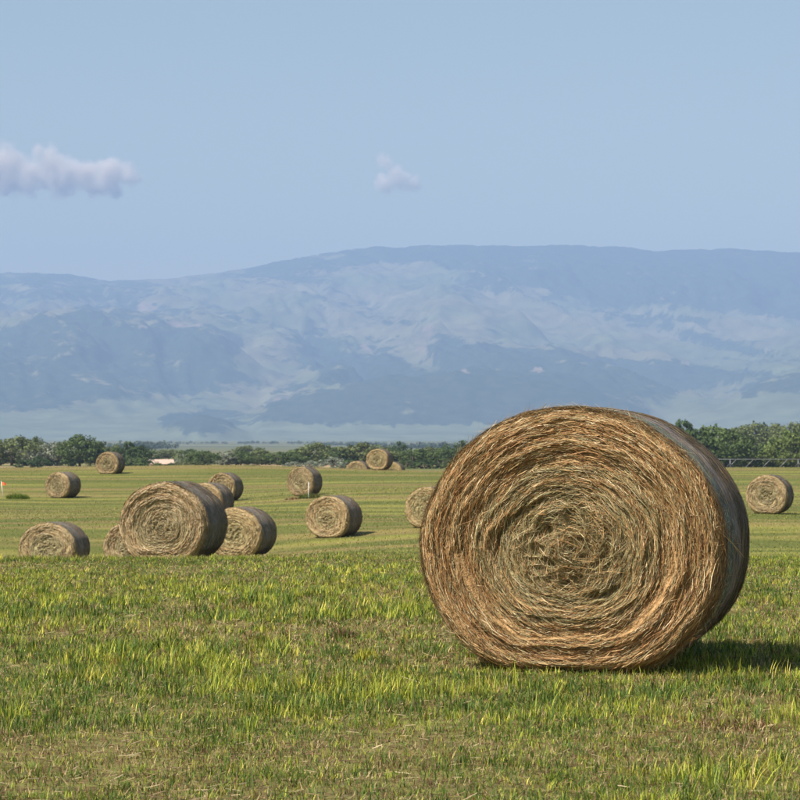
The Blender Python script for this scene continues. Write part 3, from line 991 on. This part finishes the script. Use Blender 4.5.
def tree(px, top, wpx, D, kind, label, low=False, base_row=None, group='trees and bushes along the far side of the field'):
    X = (px - 400) / F * D
    z0 = gz(X, D)
    z1 = CZ + (HZ - top) / F * D
    H = max(z1 - z0, 0.8)
    wd = wpx / F * D
    k = TREE_I[0]; TREE_I[0] += 1
    root = empty('bush' if low else 'tree', (X, D, z0 - 0.02), k * 1.7)
    c = obj('crown', CROWNS[kind, low][k % 2], M_LEAF, root)
    t = obj('stems' if low else 'trunk', TRUNKS[low][k % 2], M_BARK, root)
    c.scale = t.scale = (wd * 1.22, wd * 1.22, H * 1.02)
    tag(root, label, 'bush' if low else 'tree', group)
    return root
TREES = [
 (-14, 439, 26, 545, 'olive', 'olive green tree cut off by the left edge of the picture'),
 (12, 435, 32, 540, 'olive', 'broad olive tree at the left end of the tree line'),
 (36, 437, 13, 560, 'olive', 'narrow olive tree sticking up behind the silver grey trees'),
 (33, 444, 20, 540, 'silver', 'left one of two silver grey trees in the left tree line'),
 (50, 441, 26, 540, 'silver', 'right and taller one of two silver grey trees in the left tree line'),
 (62, 440, 18, 555, 'olive', 'olive tree between the silver grey trees and the tall dark tree'),
 (80, 435, 27, 530, 'green', 'tallest dark green tree of the left tree line'),
 (100, 444, 20, 540, 'olive', 'green tree behind the left side of the distant bale on the rise'),
 (116, 445, 15, 545, 'olive', 'small olive tree right above the distant bale on the rise'),
 (129, 440, 19, 520, 'dark', 'round dark tree right of the distant bale at the left'),
 (143, 445, 16, 525, 'dark', 'lower dark tree beside the round dark tree at the left'),
 (172, 449, 31, 800, 'olive', 'wide hazy tree above the pale pink shed'),
 (191, 449, 14, 760, 'green', 'small hazy dark tree right of the pink shed'),
 (204, 450, 19, 540, 'green', 'dark green tree at the left end of the pale dry bank'),
 (217, 453, 12, 600, 'silver', 'small silvery tree just right of the dark green tree by the dry bank'),
 (228, 452, 17, 560, 'silver', 'silver green tree above the small bale at the top of the left cluster'),
 (241, 451, 17, 560, 'green', 'green tree right of the silver green tree over the dry bank'),
 (249, 445, 19, 850, 'olive', 'hazy tree rising behind the middle of the low tree line'),
 (262, 450, 19, 565, 'olive', None), (278, 451, 20, 560, 'green', None), (291, 452, 17, 565, 'green', None),
 (300, 448, 17, 580, 'green', 'tree behind the bale with the white stake, on its left'),
 (317, 443, 27, 570, 'olive', 'taller olive tree above the bale with the white stake'),
 (339, 447, 22, 560, 'dark', 'dark tree between the tall olive tree and the skyline bale'),
 (364, 443, 32, 560, 'olive', 'broad olive tree right behind the skyline bale'),
 (384, 449, 18, 580, 'green', 'green tree hidden behind the skyline bale'),
 (399, 441, 14, 640, 'dark', 'small tree top rising right of the skyline bale'),
 (413, 448, 22, 560, 'green', None), (430, 447, 22, 565, 'olive', None), (446, 447, 22, 560, 'green', None),
 (462, 440, 22, 545, 'dark', 'dark tree touching the left shoulder of the huge foreground bale'),
 (684, 417, 30, 470, 'dark', 'dark tree rising behind the right shoulder of the huge foreground bale'),
 (664, 430, 20, 480, 'dark', 'dark tree mostly hidden behind the huge foreground bale'),
 (716, 424, 36, 470, 'green', 'big dense green tree left of the hazy grove at the right'),
 (736, 428, 26, 700, 'olive', 'hazy tree at the left of the grey green grove on the right'),
 (756, 421, 30, 720, 'olive', 'highest hazy tree of the grey green grove on the right'),
 (776, 424, 28, 720, 'olive', 'hazy tree in the middle of the grey green grove on the right'),
 (796, 421, 30, 700, 'olive', 'hazy tree at the right edge above the bright green tree'),
 (815, 425, 30, 700, 'olive', 'hazy tree just beyond the right edge of the grove'),
 (750, 439, 28, 475, 'green', 'round dark green tree in the middle of the right tree line'),
 (771, 445, 22, 480, 'lime', 'low bright green tree right of the round dark tree'),
 (792, 428, 34, 470, 'lime', 'tall bright green tree at the right edge of the picture'),
 (814, 434, 26, 480, 'green', 'green tree cut off by the right edge of the picture'),
]
for (px, top, w_, D_, kind, lab) in TREES:
    if lab is None:
        pos = {262: 'leftmost', 278: 'middle one', 291: 'rightmost', 413: 'leftmost', 430: 'middle one', 446: 'rightmost'}[px]
        lab = pos + (' of three low trees above the dry bank, left of the staked bale' if px < 350 else
                     ' of three low trees between the skyline bales and the huge foreground bale')
    tree(px, top, w_, D_, kind, lab)
BUSHES = [
 (21, 459, 10, 500, 'dark', 'small round dark bush under the broad olive tree at the left'),
 (38, 456, 20, 500, 'dark', 'dark bush below the silver grey trees at the left'),
 (137, 455, 28, 480, 'green', 'wide green bush between the distant bale and the pale pink shed'),
 (172, 463, 14, 470, 'dark', 'low dark bush in front of the right end of the pink shed'),
 (187, 460, 30, 480, 'olive', 'wide flat olive bush right of the pink shed'),
 (250, 464, 16, 480, 'olive', 'low olive bush in front of the pale dry bank'),
 (294, 461, 13, 480, 'silver', 'left one of three silvery bushes near the staked bale'),
 (311, 460, 13, 482, 'silver', 'middle one of three silvery bushes, above the staked bale'),
 (333, 456, 17, 480, 'silver', 'right and tallest one of three silvery bushes near the staked bale'),
 (347, 459, 18, 490, 'green', 'green bush left of the skyline bale'),
 (408, 459, 16, 480, 'green', 'green bush right of the skyline bales'),
 (426, 459, 20, 480, 'dark', 'dark bush left of the huge foreground bale'),
 (443, 457, 22, 480, 'green', 'green bush beside the left edge of the huge foreground bale'),
 (700, 452, 26, 465, 'green', 'green bush at the left end of the irrigation pipe'),
 (727, 452, 24, 468, 'lime', 'rounded light green bush above the irrigation pipe'),
 (756, 456, 24, 500, 'dark', 'dark bush under the round dark tree on the right'),
 (775, 456, 20, 500, 'green', 'green bush behind the middle of the irrigation pipe'),
 (793, 450, 28, 500, 'olive', 'olive bush at the right edge above the irrigation pipe'),
]
for (px, top, w_, D_, kind, lab) in BUSHES:
    tree(px, top, w_, D_, kind, lab, True)

def distant_wood():
    r_ = np.random.default_rng(61)
    P = []
    for (px, D, wpx, n) in [(355, 3600, 50, 130), (150, 2300, 34, 60), (60, 3000, 60, 70), (250, 4200, 90, 90), (430, 2600, 60, 90), (640, 3800, 120, 120), (745, 3000, 60, 70), (655, 2100, 30, 40)]:
        for _ in range(n):
            D2 = D + r_.normal(0, 60)
            P.append(((px + r_.normal(0, wpx * 0.4) - 400) / F * D2, D2, r_.uniform(4, 9)))
    P = np.array(P)
    nq = 40
    z = ground_z(P[:, 0], P[:, 1]) + (P[:, 1] > 2500) * -2
    c = np.stack([P[:, 0], P[:, 1], z + P[:, 2] * 0.5], 1)
    pos = np.repeat(c, nq, 0)
    n = len(pos)
    dv = r_.normal(0, 1, (n, 3)); dv /= np.linalg.norm(dv, axis=1, keepdims=True)
    hh = np.repeat(P[:, 2], nq)[:, None]
    pos = pos + dv * hh * np.array([0.6, 0.6, 0.5]) * r_.uniform(0.5, 1, (n, 1))
    u = np.cross(dv, r_.normal(0, 1, (n, 3))); u /= np.linalg.norm(u, axis=1, keepdims=True)
    w = np.cross(dv, u); sz = hh * r_.uniform(0.08, 0.2, (n, 1))
    V = np.stack([pos - u * sz, pos + w * sz, pos + u * sz, pos - w * sz], 1).reshape(-1, 3)
    col = np.array([0.055, 0.075, 0.035])[None] * r_.uniform(0.7, 1.4, (n, 1))
    o = obj('distant_wood', np_mesh('distant_wood', V, [np.arange(n * 4).reshape(n, 4)], np.repeat(col, 4, 0), False), M_LEAF)
    tag(o, 'hazy strips of far woodland on the valley floor', 'woodland', kind='stuff')
distant_wood()
def undergrowth():
    r_ = np.random.default_rng(62)
    n0 = 1200
    px = np.concatenate([r_.uniform(-60, 135, 190), r_.uniform(175, 480, 560), r_.uniform(720, 860, 150), r_.uniform(470, 725, 300)])
    D = r_.uniform(575, 640, n0) - (px > 720) * 80
    hgt = r_.uniform(1.2, 3.4, n0) * np.where(px > 720, 1.5, np.where(px > 480, 1.35, 1))
    X = (px - 400) / F * D
    c = np.stack([X, D, ground_z(X, D) + hgt * 0.42], 1)
    nq = 60
    pos = np.repeat(c, nq, 0); n = len(pos)
    dv = r_.normal(0, 1, (n, 3)); dv /= np.linalg.norm(dv, axis=1, keepdims=True)
    hh = np.repeat(hgt, nq)[:, None]
    pos = pos + dv * hh * np.array([0.75, 0.75, 0.55]) * r_.uniform(0.5, 1, (n, 1))
    nn = dv + r_.normal(0, 0.5, (n, 3))
    u = np.cross(nn, r_.normal(0, 1, (n, 3))); u /= np.linalg.norm(u, axis=1, keepdims=True)
    w = np.cross(nn, u); w /= np.linalg.norm(w, axis=1, keepdims=True)
    sz = r_.uniform(0.12, 0.32, (n, 1))
    V = np.stack([pos - u * sz, pos + w * sz, pos + u * sz, pos - w * sz], 1).reshape(-1, 3)
    kind = np.repeat(r_.choice(4, n0, p=[0.4, 0.3, 0.2, 0.1]), nq)
    col = np.array([(0.085, 0.115, 0.04), (0.12, 0.14, 0.05), (0.06, 0.09, 0.03), (0.21, 0.23, 0.17)])[kind] * r_.uniform(0.75, 1.3, (n, 1))
    o = obj('undergrowth', np_mesh('undergrowth', V, [np.arange(n * 4).reshape(n, 4)], np.repeat(col, 4, 0), False), M_LEAF)
    tag(o, 'dense low scrub filling the gaps along the tree line', 'scrub', kind='stuff')
undergrowth()

# ------------------------------------------------------------------ shed
def shed():
    D = 520.0
    k = D / F
    X = (161 - 400) * k
    z0 = gz(X, D)
    root = empty('shed', (X, D, z0), R(12))
    tag(root, 'low pale pink roofed shed between the bushes at the left', 'shed')
    hw, hd, e, rdg = 11.5 * k, 2.4, (HZ + CZ / k - 467.2) * k - z0, (HZ + CZ / k - 462.5) * k - z0
    e = max(e, 0.7); rdg = e + 0.9
    wl = box_mesh('wall', (-hw, -hd, -0.1), (hw, hd, e))
    obj('wall', wl, M_WALL, root)
    for s_ in (-1, 1):
        v = [(-hw - 0.25, s_ * (hd + 0.35), e - 0.12), (hw + 0.25, s_ * (hd + 0.35), e - 0.12), (hw + 0.25, s_ * 0.003, rdg), (-hw - 0.25, s_ * 0.003, rdg)]
        v += [(x, y, z + 0.1) for x, y, z in v]
        me = bpy.data.meshes.new('roof')
        me.from_pydata(v, [], [(0, 1, 2, 3), (7, 6, 5, 4), (0, 4, 5, 1), (1, 5, 6, 2), (2, 6, 7, 3), (3, 7, 4, 0)])
        obj('roof_slope', me, M_ROOF, root)
    for s_ in (-1, 1):
        x0 = s_ * (hw - 0.06)
        v = [(x0, -hd, e), (x0, hd, e), (x0, 0, rdg - 0.05), (x0 + 0.05 * s_, -hd, e), (x0 + 0.05 * s_, hd, e), (x0 + 0.05 * s_, 0, rdg - 0.05)]
        me = bpy.data.meshes.new('gable')
        me.from_pydata(v, [], [(0, 1, 2), (5, 4, 3), (0, 3, 4, 1), (1, 4, 5, 2), (2, 5, 3, 0)])
        obj('gable', me, M_WALL, root)
    obj('door', box_mesh('door', (0.6, -hd - 0.06, -0.05), (1.7, -hd - 0.003, e - 0.15)), M_BARK, root)
shed()

# ------------------------------------------------------------------ irrigation pipe
def irrigator():
    D = 430.0
    k = D / F
    x0, x1 = (640 - 400) * k, (850 - 400) * k
    zp = CZ + (HZ - 459.3) * k
    zg = gz((x0 + x1) / 2, D)
    root = empty('irrigation_pipe', ((x0 + x1) / 2, D, zg))
    tag(root, 'long grey irrigation pipe on braced wheels before the trees at right', 'irrigation pipe')
    hp = zp - zg
    hw = (x1 - x0) / 2
    obj('pipe', tubes_mesh('pipe', [([(-hw, 0, hp), (0, 0, hp), (hw, 0, hp)], [0.055] * 3, 8)]), M_STEEL, root)
    first = None
    for i, px in enumerate(range(648, 850, 17)):
        xx = (px - 400) * k - (x0 + x1) / 2
        if first is None:
            b = obj('brace', tubes_mesh('brace', [([(-0.9, -0.1, -1.5), (0.55, -0.05, -0.1)], [0.045, 0.045], 6), ([(-0.9, -0.1, -1.5), (-0.45, -0.1, -1.55)], [0.045, 0.045], 6)]), M_STEEL, root)
            first = b
        else:
            b = first.copy(); link(b, root)
        b.location = (xx, -0.1, hp)
    w0 = None
    for px in (662, 730, 798, 848):
        xx = (px - 400) * k - (x0 + x1) / 2
        if w0 is None:
            ring = [(0.62 * math.cos(a), 0, 0.62 * math.sin(a)) for a in np.linspace(0, 2 * math.pi, 21)]
            w0 = obj('wheel', tubes_mesh('wheel', [(ring, [0.12] * 21, 6)] + [([(0, 0, 0), (0.6 * math.cos(a), 0, 0.6 * math.sin(a))], [0.03, 0.03], 4) for a in np.linspace(0, 5.2, 6)]), M_RUBBER, root)
            l0 = obj('tower_leg', tubes_mesh('tower_leg', [([(0, 0.45, 0), (0, 0, hp - 0.6)], [0.06, 0.06], 6), ([(0, -0.45, 0), (0, 0, hp - 0.6)], [0.06, 0.06], 6)]), M_STEEL, root)
            w, l = w0, l0
        else:
            w = w0.copy(); link(w, root); l = l0.copy(); link(l, root)
        w.location = (xx, -0.3, 0.7); l.location = (xx, 0, 0.6)
irrigator()

# ------------------------------------------------------------------ stakes
def stake(px, top, base, D, lean, flag, label):
    k = D / F
    X = (px - 400) * k
    zg = gz(X, D)
    H = (base - top) * k
    root = empty('stake', (X, D, zg))
    root.rotation_euler = (0, lean, 0)
    tag(root, label, 'stake')
    w = 0.017
    obj('post', tubes_mesh('post', [([(0, 0, -0.15), (0, 0, H * 0.5), (0, 0, H)], [w, w, w], 8)]), M_WHITE, root)
    obj('cap', tubes_mesh('cap', [([(0, 0, H - 0.005), (0, 0, H + 0.03)], [w * 1.15, w * 1.0], 8)]), M_WHITE, root)
    if flag:
        n = 7
        xs = np.linspace(0.036, 0.27, n)
        y = 0.025 * np.sin(xs * 30)
        zt = H - 0.02 - xs * 0.35; zb = zt - 0.20 + xs * 0.25
        v = [(x, yy + s_ * 0.003, z) for s_ in (-1, 1) for x, yy, a_, b_ in zip(xs, y, zt, zb) for z in (a_, b_)]
        f = []
        for s_ in (0, 1):
            for i in range(n - 1):
                o_ = s_ * 2 * n + i * 2
                f.append((o_, o_ + 1, o_ + 3, o_ + 2) if s_ == 0 else (o_ + 2, o_ + 3, o_ + 1, o_))
        for i in range(n - 1):
            f.append((i * 2, i * 2 + 2, 2 * n + i * 2 + 2, 2 * n + i * 2)); f.append((2 * n + i * 2 + 1, 2 * n + i * 2 + 3, i * 2 + 3, i * 2 + 1))
        me = bpy.data.meshes.new('flag'); me.from_pydata(v, [], f)
        obj('flag', me, M_ORANGE, root)
stake(3.5, 480, 497, 134.0, R(-7), True, 'leaning white stake with small orange flag at the left edge')
stake(308.5, 481, 497, 117.0, R(1), False, 'plain white stake in weeds in front of the small bale')

# ------------------------------------------------------------------ grass helpers
def blades(x, y, z, h, w, yaw, lean, col, curve=0.4, tip=None):
    n = len(x)
    dx, dy = np.cos(yaw), np.sin(yaw)
    sx, sy = -dy, dx
    V = np.zeros((n, 5, 3), np.float32)
    m = 0.55
    for k, (s_, tt) in enumerate([(-1, 0), (1, 0), (-0.75, m), (0.75, m), (0, 1)]):
        off = lean * h * (tt * (1 - curve) + tt * tt * curve)
        V[:, k, 0] = x + sx * w * s_ + dx * off
        V[:, k, 1] = y + sy * w * s_ + dy * off
        V[:, k, 2] = z + h * tt * np.where(tt < 1, 1.0, 0.95) - (0.01 if tt == 0 else 0)
    b = np.arange(n)[:, None] * 5
    q = b + np.array([0, 1, 3, 2])
    t = b + np.array([2, 3, 4])
    C = np.repeat(col, 5, 0).reshape(n, 5, 3)
    return V.reshape(-1, 3), q, t, C.reshape(-1, 3)

GCOL = {'green': (0.095, 0.150, 0.020), 'lush': (0.060, 0.110, 0.016), 'lime': (0.30, 0.335, 0.035), 'yellow': (0.48, 0.43, 0.070), 'dry': (0.42, 0.32, 0.16), 'brown': (0.17, 0.105, 0.05), 'rust': (0.19, 0.085, 0.04)}
GK = np.array([GCOL[k] for k in ('green', 'lush', 'lime', 'yellow', 'dry', 'brown', 'rust')])

def slivers(x, y, z, h, w, yaw, lean, col):
    sx, sy = -np.sin(yaw) * w, np.cos(yaw) * w
    A = np.stack([x - sx, y - sy, z - 0.006], -1); B = np.stack([x + sx, y + sy, z - 0.006], -1)
    T = np.stack([x + np.cos(yaw) * lean * h, y + np.sin(yaw) * lean * h, z + h], -1)
    return np.stack([A, B, T], 1).reshape(-1, 3), np.arange(len(x) * 3).reshape(-1, 3), np.repeat(col, 3, 0)

def grass_fields(x, y):
    """how lush, how yellow and how dry the sward is at each place"""
    rowx = x * 0.22
    lush = fbm(rowx * 2.2 + 3, y * 0.75, 0, 4, 201)
    yel = fbm(rowx * 3.0, y * 0.9 + 7, 2.0, 4, 202)
    dry = fbm(rowx * 1.5 + 9, y * 0.55, 5.0, 4, 203)
    sml = fbm(x * 2.6, y * 2.2, 1.0, 3, 204)
    band = np.exp(-((y - 10.9) / 0.42) ** 2) + 0.8 * np.exp(-((y - 12.1) / 0.3) ** 2) * (x < 0.6) + 0.7 * np.exp(-((y - 17.0) / 1.0) ** 2) + 0.6 * np.exp(-((y - 22.5) / 1.5) ** 2)
    drb = np.exp(-((y - 9.75) / 0.45) ** 2) + 0.5 * np.exp(-((y - 11.7) / 0.25) ** 2) + 0.4 * np.exp(-((y - 14.9) / 0.35) ** 2)
    return lush, yel + 0.16 * band - 0.10 * np.exp(-((y - 9.0) / 1.0) ** 2) + 0.09 * sstep(14.5, 19, y), dry - 0.05 * sstep(14.5, 19, y) + 0.07 * drb, sml

def near_grass():
    r_ = np.random.default_rng(77)
    NT = 43000
    u = r_.random(NT * 3)
    y = 7.8 * (31.0 / 7.8) ** (u ** 0.92)
    keepw = (0.20 * y + 2.3)
    keep = r_.random(len(y)) < keepw / keepw.max() * np.clip(14.0 / y, 0.6, 1.6) * 0.9
    y = y[keep][:NT]
    x = r_.uniform(-1, 1, len(y)) * (0.20 * y + 2.3)
    lush, yel, dry, sml = grass_fields(x, y)
    hole = fbm(x * 1.6, y * 1.1, 9.0, 3, 305)
    k = r_.random(len(y)) < 0.35 + 0.65 * sstep(0.36, 0.54, hole + (lush - 0.5) * 0.4)
    x, y, lush, yel, dry, sml = [q[k] for q in (x, y, lush, yel, dry, sml)]
    n = len(x)
    ly = sstep(0.50, 0.66, yel + (sml - 0.5) * 0.45)
    dr = sstep(0.50, 0.68, dry + (sml - 0.5) * 0.35)
    lu = sstep(0.42, 0.6, lush)
    w = np.stack([1.1 + 0.4 * lu, 0.35 + 1.0 * lu * (1 - dr), 0.35 + 2.6 * ly * (1 - 0.4 * dr), 0.08 + 0.9 * ly, 0.22 + 1.1 * dr, 0.24 + 1.0 * dr, 0.08 + 0.5 * dr], 1)
    c = np.cumsum(w / w.sum(1, keepdims=True), 1)
    ki = (r_.random(n)[:, None] > c).sum(1).clip(0, 6)
    nb = r_.integers(5, 17, n)
    T = np.repeat(np.arange(n), nb)
    m = len(T)
    spread = r_.uniform(0.012, 0.055, n)
    bx = x[T] + r_.normal(0, 1, m) * spread[T]
    by = y[T] + r_.normal(0, 1, m) * spread[T]
    # now and then a blade of another kind in the tuft
    kb = np.where(r_.random(m) < 0.22, r_.choice(7, m, p=[0.3, 0.15, 0.15, 0.05, 0.17, 0.13, 0.05]), ki[T])
    tone = r_.uniform(0.75, 1.3, n)
    col = GK[kb] * (tone[T] * r_.uniform(0.75, 1.25, m))[:, None]
    th = r_.gamma(7, 1 / 7, n) * (0.033 + 0.017 * lu + 0.030 * ly - 0.006 * dr) * (1 - 0.4 * sstep(16, 25, y))
    h = th[T] * r_.uniform(0.45, 1.15, m)
    isd = kb >= 4
    h = np.where(isd, h * 0.7, h)
    wd = r_.uniform(0.0012, 0.0034, m) * np.clip(by / 11, 0.9, 1.8)
    tyaw = r_.uniform(0, 2 * math.pi, n)
    yaw = tyaw[T] + r_.normal(0, 1.3, m)
    lean = np.abs(r_.normal(0, 0.55, m)) + 0.08
    flatd = isd & (r_.random(m) < 0.5)
    lean = np.where(flatd, r_.uniform(1.5, 4.0, m), lean)
    h = np.where(flatd, h * 0.4, h)
    zz = ground_z(bx, by)
    nr_ = by < 14.5
    V, q, t, C = blades(*[k_[nr_] for k_ in (bx, by, zz, h, wd, yaw, lean, col)])
    fr = ~nr_
    V2, t2, C2 = slivers(*[k_[fr] for k_ in (bx, by, zz, h, wd * 1.5, yaw, lean, col)])
    o = obj('grass', np_mesh('grass', np.concatenate([V, V2]), [q, t, t2 + len(V)], np.concatenate([C, C2]), False), M_GRASS)
    tag(o, 'short uneven green and yellow hay stubble in the foreground', 'grass', kind='stuff')

def thatch():
    r_ = np.random.default_rng(79)
    n = 275000
    y = 7.8 * (30.0 / 7.8) ** (r_.random(n) ** 0.85)
    x = r_.uniform(-1, 1, n) * (0.20 * y + 2.3)
    lush, yel, dry, sml = grass_fields(x, y)
    dr = sstep(0.42, 0.62, dry)
    w = np.stack([1.1 - 0.4 * dr, 0.6 - 0.3 * dr, 0.40 + 0 * dr, 0.08 + 0 * dr, 0.32 + 0.5 * dr, 0.38 + 0.6 * dr, 0.12 + 0.25 * dr], 1)
    c = np.cumsum(w / w.sum(1, keepdims=True), 1)
    ki = (r_.random(n)[:, None] > c).sum(1).clip(0, 6)
    col = GK[ki] * r_.uniform(0.65, 1.3, (n, 1))
    h = r_.uniform(0.010, 0.036, n); wd = r_.uniform(0.0015, 0.004, n) * np.clip(y / 11, 0.9, 2.0)
    yaw = r_.uniform(0, 2 * math.pi, n); lean = r_.uniform(0.2, 2.2, n)
    z = ground_z(x, y)
    sx, sy = -np.sin(yaw) * wd, np.cos(yaw) * wd
    A = np.stack([x - sx, y - sy, z - 0.004], -1); B = np.stack([x + sx, y + sy, z - 0.004], -1)
    T = np.stack([x + np.cos(yaw) * lean * h, y + np.sin(yaw) * lean * h, z + h], -1)
    V = np.stack([A, B, T], 1).reshape(-1, 3)
    o = obj('thatch', np_mesh('thatch', V, [np.arange(n * 3).reshape(n, 3)], np.repeat(col, 3, 0), False), M_GRASS)
    tag(o, 'matted brown and green thatch between the stubble', 'thatch', kind='stuff')

def far_grass():
    r_ = np.random.default_rng(78)
    n = 245000
    u = r_.random(n)
    y = 30.0 * (200.0 / 30.0) ** u
    x = r_.uniform(-1, 1, n) * (0.19 * y + 4)
    ly, dr, sml = row_fields(x, y)
    w = np.stack([1.3 + 0 * ly, 0.45 + 0 * ly, 0.25 + 1.5 * ly, 0.06 + 0.6 * ly, 0.14 + 1.4 * dr, 0.08 + 1.6 * dr, 0 * ly], 1)
    c = np.cumsum(w / w.sum(1, keepdims=True), 1)
    ki = (r_.random(n)[:, None] > c).sum(1).clip(0, 6)
    col = (GK[ki] * 0.75 + np.array([0.14, 0.14, 0.035]) * 0.25) * r_.uniform(0.85, 1.2, (n, 1))
    h = r_.uniform(0.025, 0.075, n) * np.clip(1.6 - y / 120, 0.7, 1.2)
    wd = r_.uniform(0.005, 0.013, n) * np.clip(y / 50, 0.8, 2.2)
    yaw = r_.uniform(0, 2 * math.pi, n)
    lean = np.abs(r_.normal(0, 0.7, n)) + 0.1
    V, t, C = slivers(x, y, ground_z(x, y), h, wd, yaw, lean, col)
    o = obj('stubble', np_mesh('stubble', V, [t], C, False), M_GRASS)
    tag(o, 'mown green stubble in rows over the distant field', 'stubble', kind='stuff')

def clump(px, D, wpx, H, n, names, label, name, cat, bw=0.004, spread=0.6):
    r_ = np.random.default_rng(int(px * 10 + D))
    k = D / F
    X = (px - 400) * k
    root_z = gz(X, D)
    rx = wpx * k / 2
    a = r_.uniform(0, 2 * math.pi, n); q = np.sqrt(r_.random(n))
    x = rx * q * np.cos(a); y = min(rx, 0.6) * q * np.sin(a)
    z = ground_z(X + x, D + y) - root_z
    h = H * (1 - 0.55 * q ** 2) * r_.uniform(0.5, 1.1, n)
    ki = np.array([['green', 'lush', 'lime', 'yellow', 'dry', 'brown', 'rust'].index(s_) for s_ in names])
    col = GK[r_.choice(ki, n)] * r_.uniform(0.7, 1.3, (n, 1))
    V, qf, tf, C = blades(x, y, z, h, r_.uniform(0.6, 1.5, n) * bw, r_.uniform(0, 6.28, n), np.abs(r_.normal(0, spread, n)), col)
    o = obj(name, np_mesh(name, V, [qf, tf], C, False), M_GRASS)
    o.location = (X, D, root_z)
    tag(o, label, cat)

near_grass()
thatch()
far_grass()
clump(18, 134.0, 24, 0.40, 1300, ('lush', 'green', 'green', 'lime'), 'dark green weed clump beside the flagged stake', 'weed_clump', 'weeds', 0.012, 0.7)
clump(309, 117.5, 22, 0.32, 700, ('green', 'green', 'lush', 'brown'), 'green weed clump round the foot of the white stake', 'weed_clump', 'weeds', 0.016, 0.5)
clump(292, 117.0, 14, 0.16, 300, ('brown', 'rust', 'dry'), 'brown dead weed patch left of the white stake', 'weed_clump', 'weeds', 0.016, 0.8)
clump(345, 15.6, 34, 0.075, 260, ('brown', 'lush', 'rust', 'brown'), 'dark brown weed tuft in the middle of the foreground grass', 'grass_tuft', 'grass tuft', 0.004, 1.0)
clump(367, 13.9, 26, 0.10, 260, ('yellow', 'yellow', 'lime'), 'bright yellow grass tuft below the dark brown weed tuft', 'grass_tuft', 'grass tuft', 0.004, 0.35)
clump(125, 13.7, 30, 0.06, 150, ('rust', 'rust', 'brown'), 'reddish brown dead tuft in the left foreground grass', 'grass_tuft', 'grass tuft', 0.004, 1.1)
clump(735, 10.6, 90, 0.06, 220, ('rust', 'brown', 'brown', 'dry'), 'reddish brown dead patch in the right foreground grass', 'grass_tuft', 'grass tuft', 0.003, 1.1)

# loose dry stalks lying on the stubble
def stalks():
    r_ = np.random.default_rng(91)
    V, Q, C, off = [], [], [], 0
    n1, n2 = 26000, 90
    n = n1 + n2
    big = np.arange(n) >= n1
    y = 8.0 * (28 / 8.0) ** r_.random(n)
    x = r_.uniform(-1, 1, n) * (0.19 * y + 2.0)
    z = ground_z(x, y) + np.where(big, r_.uniform(0.02, 0.05, n), r_.uniform(0.002, 0.022, n))
    a = r_.uniform(0, math.pi, n); l = np.where(big, 0.04 + 0.14 * r_.random(n) ** 2, r_.uniform(0.015, 0.07, n)); w = r_.uniform(0.0008, 0.0018, n)
    d = np.stack([np.cos(a), np.sin(a), r_.normal(0, 0.22, n)], -1)
    p = np.stack([x, y, z], -1)
    s_ = np.stack([-np.sin(a) * 0.5, np.cos(a) * 0.5, 0 * a + 0.8], -1) * w[:, None]
    A = p - d * l[:, None] / 2; B = p + d * l[:, None] / 2
    v = np.stack([A - s_, A + s_, B + s_, B - s_], 1).reshape(-1, 3)
    f = np.arange(n * 4).reshape(n, 4)
    lit = np.array([(0.46, 0.35, 0.19), (0.24, 0.15, 0.075), (0.17, 0.085, 0.045), (0.56, 0.44, 0.26)])
    col = lit[np.where(big, 3, r_.choice(4, n, p=[0.35, 0.35, 0.18, 0.12]))] * r_.uniform(0.6, 1.2, (n, 1))
    o = obj('fallen_straw', np_mesh('fallen_straw', v, [f], np.repeat(col, 4, 0), False), M_STRAW)
    tag(o, 'dry straw scattered over the foreground stubble', 'straw', kind='stuff')
stalks()
